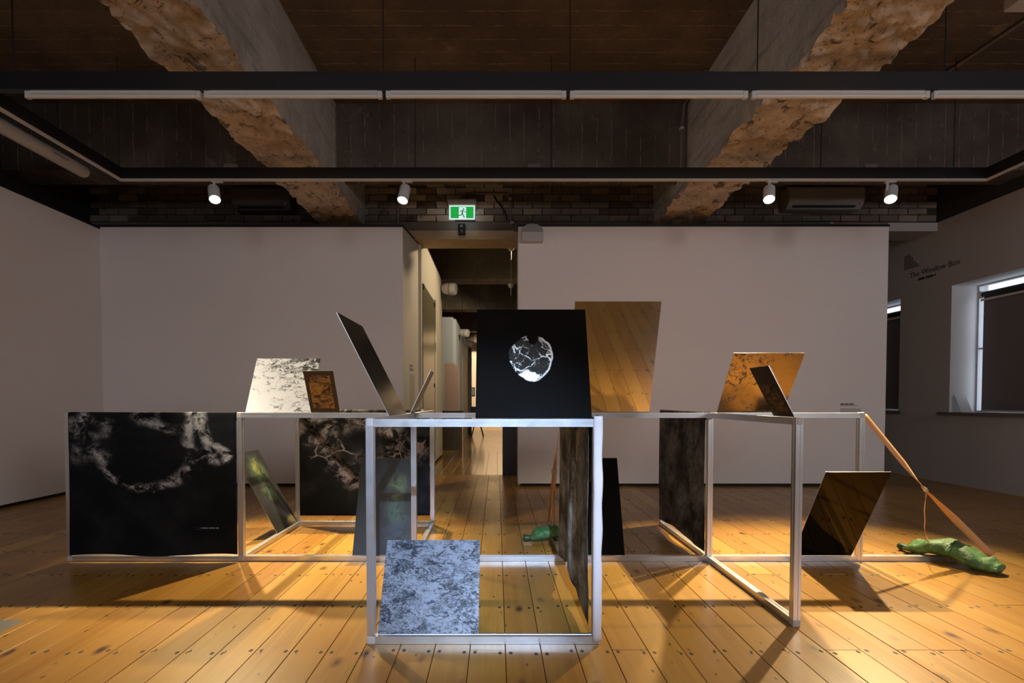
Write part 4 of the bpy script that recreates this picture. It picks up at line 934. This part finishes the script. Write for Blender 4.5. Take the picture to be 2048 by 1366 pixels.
pt0 = P((xD-0.008, yR+0.026, FH-0.02)); pt1 = P((xD-0.004, yK-0.07, BT+0.004))
st2 = thing('strap', pt1, 'orange webbing strap with buckle behind the streaked cloth', 'strap', 'orange straps')
ribbon('webbing', [pt0.lerp(pt1, i/N_) for i in range(N_+1)], [0.030]*(N_+1), [interp([(0, 1.55), (0.25, 1.2), (0.42, 0.45), (0.62, 0.5), (1, 1.0)], i/N_) for i in range(N_+1)], (0, 1, 0), st2)
bp = pt0.lerp(pt1, 0.46); box('buckle', bp.x-0.019, bp.x+0.019, bp.y-0.014, bp.y+0.01, bp.z-0.016, bp.z+0.016, BUCK, st2, bevel=0.003)
ribbon('loose_tail', [bp+P((0.002, -0.012, 0.0)), bp+P((-0.002, -0.016, -0.10)), bp+P((-0.012, -0.014, -0.2)), bp+P((-0.008, -0.01, -0.32)), bp+P((-0.006, -0.01, -0.38))], [0.026]*5, [0.25, 0.4, 0.6, 0.4, 0.9], (0, 1, 0), st2)
def mat_bag():
    m = M('green_tarpaulin', 0.5); o = m.coord(); f = m.noise(o, 9, 7, 0.7, 0.8)
    c = m.mix(m.step(f, 0.35, 0.7), (0.035, 0.115, 0.03), (0.13, 0.26, 0.085)); c = m.mix(m.op('MULTIPLY', m.step(m.noise(o, 30, 5, 0.7), 0.58, 0.7), 0.5), c, (0.30, 0.40, 0.20))
    m.color(c); m.bump(m.op('ADD', m.noise(o, 24, 6, 0.7, 0.5), m.noise(o, 70, 4)), 0.45, 0.01); return m.m
BAG = mat_bag(); BAGD = plain('dark_green_tarpaulin', (0.02, 0.05, 0.018), 0.5)
def bag(label, path, wid, hei, seam_off, extra=None):
    path = [Vector(p) for p in path]; n = 36; seg_ = 22; bm = bmesh.new(); rings = []
    def at(t):
        k = t*(len(path)-1); i = min(int(k), len(path)-2); q = k-i
        p0, p1, p2, p3 = path[max(i-1, 0)], path[i], path[i+1], path[min(i+2, len(path)-1)]
        return 0.5*((2*p1)+(p2-p0)*q+(2*p0-5*p1+4*p2-p3)*q*q+(3*p1-p0-3*p2+p3)*q**3)
    def inter(a, t): k = t*(len(a)-1); i = min(int(k), len(a)-2); q = k-i; q = q*q*(3-2*q); return a[i]*(1-q)+a[i+1]*q
    top = []; edge_ = []
    for i in range(n+1):
        t = i/n; p = at(t); d = (at(min(t+0.02, 1))-at(max(t-0.02, 0))).normalized(); s = d.cross(Vector((0, 0, 1))).normalized(); u = s.cross(d)
        w, h_ = inter(wid, t), inter(hei, t); ring = []
        for j in range(seg_):
            a = 2*math.pi*j/seg_; c, sn = math.cos(a), math.sin(a); v = p + s*w*c*(1.0) + u*h_*(sn if sn > 0 else sn*0.75)
            dd = noise.noise(v*12)*0.022 + noise.noise(v*27)*0.012 + noise.noise(v*60)*0.005 - 0.03*max(0, 0.25-abs(noise.noise(v*10+P((5, 1, 2)))))
            v = v + (s*c+u*sn)*dd; v.z = max(v.z, 0.002); ring.append(bm.verts.new(v))
        rings.append(ring)
        edge_.append(p - s*w*0.96*seam_off + u*(-h_*0.25))
    for A, B in zip(rings, rings[1:]):
        for j in range(seg_): bm.faces.new((A[j], A[(j+1) % seg_], B[(j+1) % seg_], B[j]))
    bm.faces.new(rings[0]); bm.faces.new(rings[-1])
    t_ = thing('green_bag', path[len(path)//2]*1.0, label, 'bag', 'green tarpaulin weight bags'); WL[t_.name] = Vector((path[2].x, path[2].y, 0)); t_.location = WL[t_.name]
    finish('body', bm, BAG, t_, smooth=True)
    finish('seam', tube(bmesh.new(), edge_[4:-5], 0.003, 6), plain('pale_green_seam', (0.40, 0.50, 0.28), 0.6), t_)
    tail = at(0.0); d0 = (at(0)-at(0.05)).normalized(); d0.z = 0
    finish('tied_end', tube(bmesh.new(), [tail-d0*0.03+P((0, 0, 0.0)), tail+d0*0.01, tail+d0*0.04, tail+d0*0.055], [0.02, 0.018, 0.026, 0.016], 10), BAGD, t_, smooth=True)
    q = 0.52; ring = []
    p = at(q); d = (at(q+0.02)-at(q-0.02)).normalized(); s = d.cross(Vector((0, 0, 1))).normalized(); u = s.cross(d); w, h_ = inter(wid, q)+0.004, inter(hei, q)+0.005
    finish('fold_line', tube(bmesh.new(), [p+s*w*math.cos(a)+u*h_*math.sin(a) + d*0.012*math.sin(a*2) for a in [math.pi*(0.12+0.7*k/14) for k in range(15)]], 0.0025, 6), BAGD, t_)
    return t_
bag('green tarpaulin bag draped over the floor bar at the right end', [(2.74, 3.21, 0.028), (2.765, 3.13, 0.055), (2.80, 3.03, 0.082), (2.84, 2.94, 0.072), (2.885, 2.84, 0.045), (2.915, 2.775, 0.032)],
    [0.045, 0.080, 0.095, 0.10, 0.088, 0.065], [0.022, 0.048, 0.055, 0.062, 0.055, 0.036], 1.0)
bag('green tarpaulin bag lying behind the streaked cloth of the front cube', [(0.24, 3.44, 0.03), (0.29, 3.44, 0.05), (0.36, 3.44, 0.07), (0.44, 3.45, 0.072), (0.53, 3.46, 0.05), (0.60, 3.47, 0.03)],
    [0.035, 0.065, 0.075, 0.075, 0.065, 0.035], [0.025, 0.045, 0.05, 0.05, 0.045, 0.025], 1.0)
box('paper_tag', 0.19, 0.245, 3.36, 3.43, 0.0005, 0.002, plain('kraft_tag', (0.42, 0.27, 0.15), 0.7), label='small pale brown tag on the floor beside the middle green bag', cat='tag')
